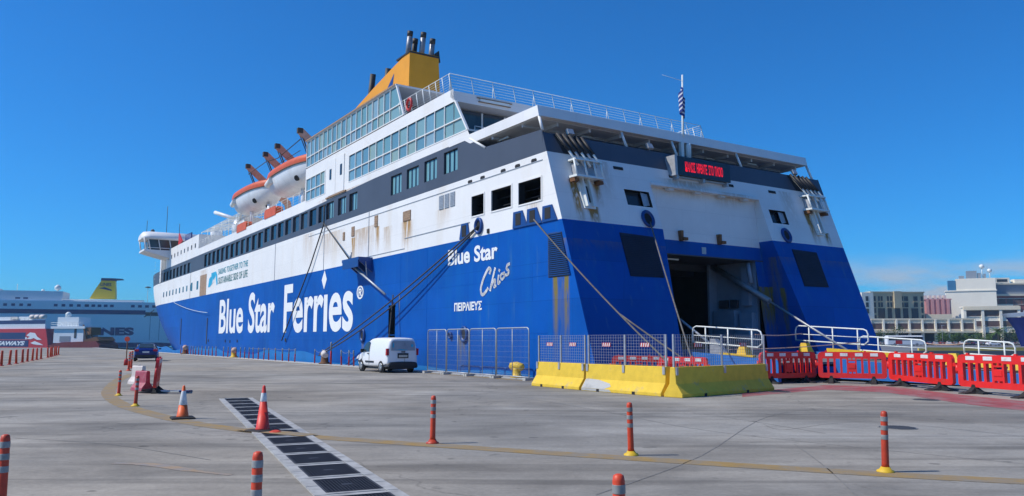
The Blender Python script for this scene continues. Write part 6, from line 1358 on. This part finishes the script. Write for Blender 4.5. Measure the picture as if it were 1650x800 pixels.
# ------------------------------------------------------------------ ships on the left
mat('pale_ship', (0.72, 0.77, 0.79), .6, var=.04, scale=.1, spec=.3); mat('pale_ship_deck', (0.72, 0.76, 0.78), .6, var=.04, scale=.1); mat('navy', (0.012, 0.035, 0.13), .5, var=.1); mat('ship_red', (0.55, 0.025, 0.03), .45, var=.08, scale=.3); mat('ship_maroon', (0.20, 0.025, 0.025), .6, var=.2, scale=.5)
def far_ferry():
    Y = 430; ang = R(20); ex = bx(287, Y); t = thing('distant_ferry', 'pale blue ferry with yellow funnel lying across behind the bow', 'ferry', (ex, Y, -1.8), ang); k = Y / 1280.6
    # local x runs from -L (left) to 0 (stern at the right)
    ca, sa = math.cos(ang), math.sin(ang)
    def lx(px):   # column -> distance along the hull's near side
        r = (px - 825) / 1280.6; return (r * Y - ex) / (ca - r * sa)
    def lz(py, px): return (549 - py) / 1280.6 * (Y + lx(px) * sa) + EYE + 1.8
    Lh = -lx(-330); D = 24
    zs = lambda py: lz(py, 180)
    m = MB(); H1 = zs(498); prof = [(-Lh, 0), (-6, 0), (-3, 1.2), (-.6, 3.6), (0, 6), (0, H1), (-Lh, H1)]
    m.prism([(x, 0, z) for x, z in prof], (0, D, 0)); hull_ = m.build('hull', 'pale_ship', t)
    m = MB(); m.prism([(x, -.06, z) for x, z in ((-Lh, 0), (-6, 0), (-3, 1.2), (-2, 2.0), (-9, 2.4), (-Lh, 2.4))], (0, D + .12, 0)); m.build('boot_topping', 'navy', hull_)
    m = MB(); m.b2((-Lh, .0, H1 + .01), (lx(276), D, zs(487))); sup = m.build('superstructure', 'pale_ship_deck', t)
    m = MB(); m.b2((lx(-10), 2, zs(487) + .01), (lx(95), D - 2, zs(471))); m.b2((lx(95), 3, zs(487) + .01), (lx(225), D - 2, zs(484))); m.b2((lx(-200), 2, zs(487) + .01), (lx(-20), D - 2, zs(466))); m.build('upper_house', 'pale_ship_deck', t)
    m = MB(); m.b2((-Lh, -.08, zs(507)), (lx(232), .02, zs(500))); m.build('navy_stripe', 'navy', hull_)
    for px in [4 + i * 13 for i in range(4)] + [86 + i * 12.5 for i in range(5)] + [137 + i * 10 for i in range(5)] + [211 + i * 11.5 for i in range(5)]:
        m = MB(); m.b2((lx(px - 3), -.06, zs(495.5)), (lx(px + 3), .02, zs(491.5))); m.build('window', 'navy', sup)
    for px in (22, 35): m = MB(); m.b2((lx(px - 4), 1.94, zs(484)), (lx(px + 4), 2.02, zs(481.5))); m.build('window', 'navy', sup)
    m = MB(); m.b2((lx(232), -.05, zs(509)), (lx(262), .02, zs(503))); m.build('stern_opening', 'dark_steel', hull_)
    m = MB(); write(m, 'LINES', lambda x, y: (lx(136) + (lx(215) - lx(136)) * x, -.1, zs(541) + (zs(528) - zs(541)) * y), .06); m.build('lettering', 'navy', hull_)
    m = MB()
    for px in range(96, 230, 6): m.tube([(lx(px), .5, zs(487)), (lx(px), .5, zs(484))], .12, 4)
    m.tube([(lx(95), .5, zs(484)), (lx(230), .5, zs(484))], .12, 4); m.build('railing', 'lamp_white', t)
    m = MB(); m.loft([[(lx(a), 8, zs(py)), (lx(b), 8, zs(py)), (lx(b), 14, zs(py)), (lx(a), 14, zs(py))] for a, b, py in ((136, 179, 481), (145, 178, 465), (154, 176.5, 451))], smooth=False); mat('funnel_yellow', (.92, .60, .03), .5, var=.05); fn_ = m.build('funnel', 'funnel_yellow', t)
    m = MB(); m.hexa([(lx(px), y, zs(py)) for y in (7.5, 14.5) for px, py in ((153, 451), (177, 451), (177, 447), (154, 447))]); m.hexa([(lx(px), y, zs(py)) for y in (7.5, 14.5) for px, py in ((170, 450), (189, 448.5), (189, 447.5), (170, 447))]); m.build('funnel_cap', 'navy', fn_)
    m = MB(); m.poly([(lx(px), 7.8, zs(py)) for px, py in ((150, 464), (160, 462), (172, 466), (172, 468), (158, 465))]); write(m, 'LINES', lambda x, y: (lx(153) + (lx(171) - lx(153)) * x, 7.7, zs(460) + (zs(455) - zs(460)) * y), .02); m.build('emblem', 'navy', fn_)
    m = MB(); m.lathe([(.3, -1.5), (1.5, -.8), (1.6, .5), (.5, 1.6)], (lx(84), 6, zs(465)), 12); m.tube([(lx(84), 6, zs(471)), (lx(84), 6, zs(467))], .3, 6); m.tube([(lx(17), 6, zs(471)), (lx(17), 6, zs(460))], .15, 5); m.tube([(lx(60), 6, zs(471)), (lx(60), 6, zs(468))], .8, 6); m.build('radome', 'lamp_white', t)
    m = MB()
    for px in (240, 255, 270): m.b2((lx(px), -.06, 3.5), (lx(px) + .25, .02, zs(506))); 
    m.build('hull_seam', 'wall_grey', hull_)
far_ferry()
line('dark mooring line rising from the distant ferry stern', [sag((bx(172, 425), 425, bz(545, 425)), (bx(254, 430), 424, bz(500, 425)), 1.0)], .22, 'rope_dark')
def fast_ferry():
    Y = 330; t = thing('fast_ferry', 'red and navy fast ferry with white seahorse emblem moored at the far left', 'ferry', (bx(74, Y), Y, -1.8), R(-20)); k = Y / 1280.6; lx = lambda px: (bx(px, Y) - bx(74, Y)) * 1.12; z = lambda py: bz(py, Y) + 1.8
    m = MB(); m.prism([(lx(px), 0, max(0, z(py))) for px, py in ((-260, 566), (-2 + 78, 566), (78, 558), (76, 546), (72, 530), (-260, 530))], (0, 9, 0)); h = m.build('hull', 'ship_red', t)
    m = MB(); m.b2((lx(-260), -.06, z(547)), (lx(33), .02, z(536))); m.build('navy_panel', 'navy', h); m = MB(); m.b2((lx(-260), -.05, z(547.2)), (lx(36), .01, z(543.5))); m.b2((lx(-260), -.06, z(559)), (lx(40), 0.02, z(548.5)), 1); m.build('stripe', ['van_white', 'navy'], h)
    m = MB(); write(m, 'SEAWAYS', lambda x, y: (lx(-30) + (lx(33) - lx(-30)) * x, -.1, z(557) + (z(550) - z(557)) * y), .05, .25); m.build('lettering', 'van_white', h)
    m = MB(); m.poly([(lx(px), -.08, z(py)) for px, py in ((35, 541), (42, 536), (52, 537), (57, 543), (66, 548), (57, 548), (50, 545), (44, 547), (36, 546.5), (42, 543))]); m.poly([(lx(px), -.08, z(py)) for px, py in ((44, 553), (52, 550), (62, 553), (70, 556.5), (58, 556), (50, 555))]); m.build('emblem', 'van_white', h)
    m = MB(); m.b2((lx(-260), .6, z(530)), (lx(68), 8.4, z(517))); m.b2((lx(-200), 1.5, z(517)), (lx(40), 7.5, z(510))); s_ = m.build('superstructure', 'pale_ship_deck', t)
    m = MB(); m.b2((lx(-260), .54, z(522)), (lx(68), .62, z(516))); m.build('window', 'navy', s_)
    for px in (36, 46, 56): m = MB(); m.tube([(lx(px), 1.2, z(510.5)), (lx(px + 9), 1.2, z(510.5))], .9, 8); m.build('raft_canister', 'chalk_plastic', t)
    m = MB()
    for px in range(2, 72, 8): m.tube([(lx(px), .7, z(517)), (lx(px), .7, z(512))], .08, 4)
    m.tube([(lx(0), .7, z(512.5)), (lx(70), .7, z(512.5))], .08, 4); m.build('railing', 'lamp_white', t)
    m = MB(); m.loft([[(lx(px), y, z(py)) for px, y, py in ((-4, 1, p0), (10, 1, p0), (10, 4, p0), (-4, 4, p0))] for p0 in (517, 510)], smooth=False); m.build('vent_cowl', 'chalk_plastic', t)
fast_ferry()
def workboat():
    Y = 300; t = thing('work_ferry', 'grey and maroon open deck ferry with red ramp moored ahead of the pale ferry', 'ferry', (bx(120, Y), Y, -1.8), R(-14)); lx = lambda px: (bx(px, Y) - bx(120, Y)) * 1.03; z = lambda py: bz(py, Y) + 1.8
    m = MB(); m.prism([(lx(px), 0, max(0, z(py))) for px, py in ((78, 567), (166, 567), (166, 556), (158, 550), (96, 552), (70, 557))], (0, 10, 0)); m.build('hull', 'ship_maroon', t)
    m = MB(); m.b2((lx(76), 1, z(553)), (lx(132), 9, z(530))); m.b2((lx(72), .4, z(530)), (lx(136), 9.5, z(526))); m.b2((lx(78), 2, z(526)), (lx(118), 8, z(511))); s_ = m.build('superstructure', 'pale_ship_deck', t)
    for a, b, c, d in ((115, 119, 545, 530), (134, 139, 548, 531), (88, 108, 551, 542)): m = MB(); m.b2((lx(a), .9, z(c)), (lx(b), 1.02, z(d))); m.build('opening', 'dark_steel' if a != 88 else 'wall_grey', s_)
    m = MB(); m.b2((lx(120), 1.5, z(550)), (lx(134), 8, z(531))); m.build('engine_casing', 'wall_grey', t)
    m = MB(); m.lathe([(1.0, -1), (1.0, .4), (.3, 1.0)], (lx(90), 4, z(506.5)), 10); m.tube([(lx(90), 4, z(511)), (lx(90), 4, z(508))], .3, 6); m.build('radome', 'lamp_white', t)
    m = MB()
    for px in range(72, 136, 5): m.tube([(lx(px), .5, z(526)), (lx(px), .5, z(520))], .07, 4)
    for py in (520, 523): m.tube([(lx(72), .5, z(py)), (lx(136), .5, z(py))], .06, 4)
    m.build('railing', 'lamp_white', t)
    m = MB(); m.hexa([(lx(px), y, z(py)) for y in (.5, 9) for px, py in ((133, 556), (164, 549), (158, 543), (136, 548))]); m.tube([(lx(140), 1, z(550)), (lx(131), 1, z(524))], .35, 6); m.tube([(lx(150), 1, z(545)), (lx(138), 1, z(533))], .25, 6); m.b2((lx(134), 1, z(540)), (lx(146), 6, z(528))); m.build('bow_ramp', 'rust', t)
workboat()
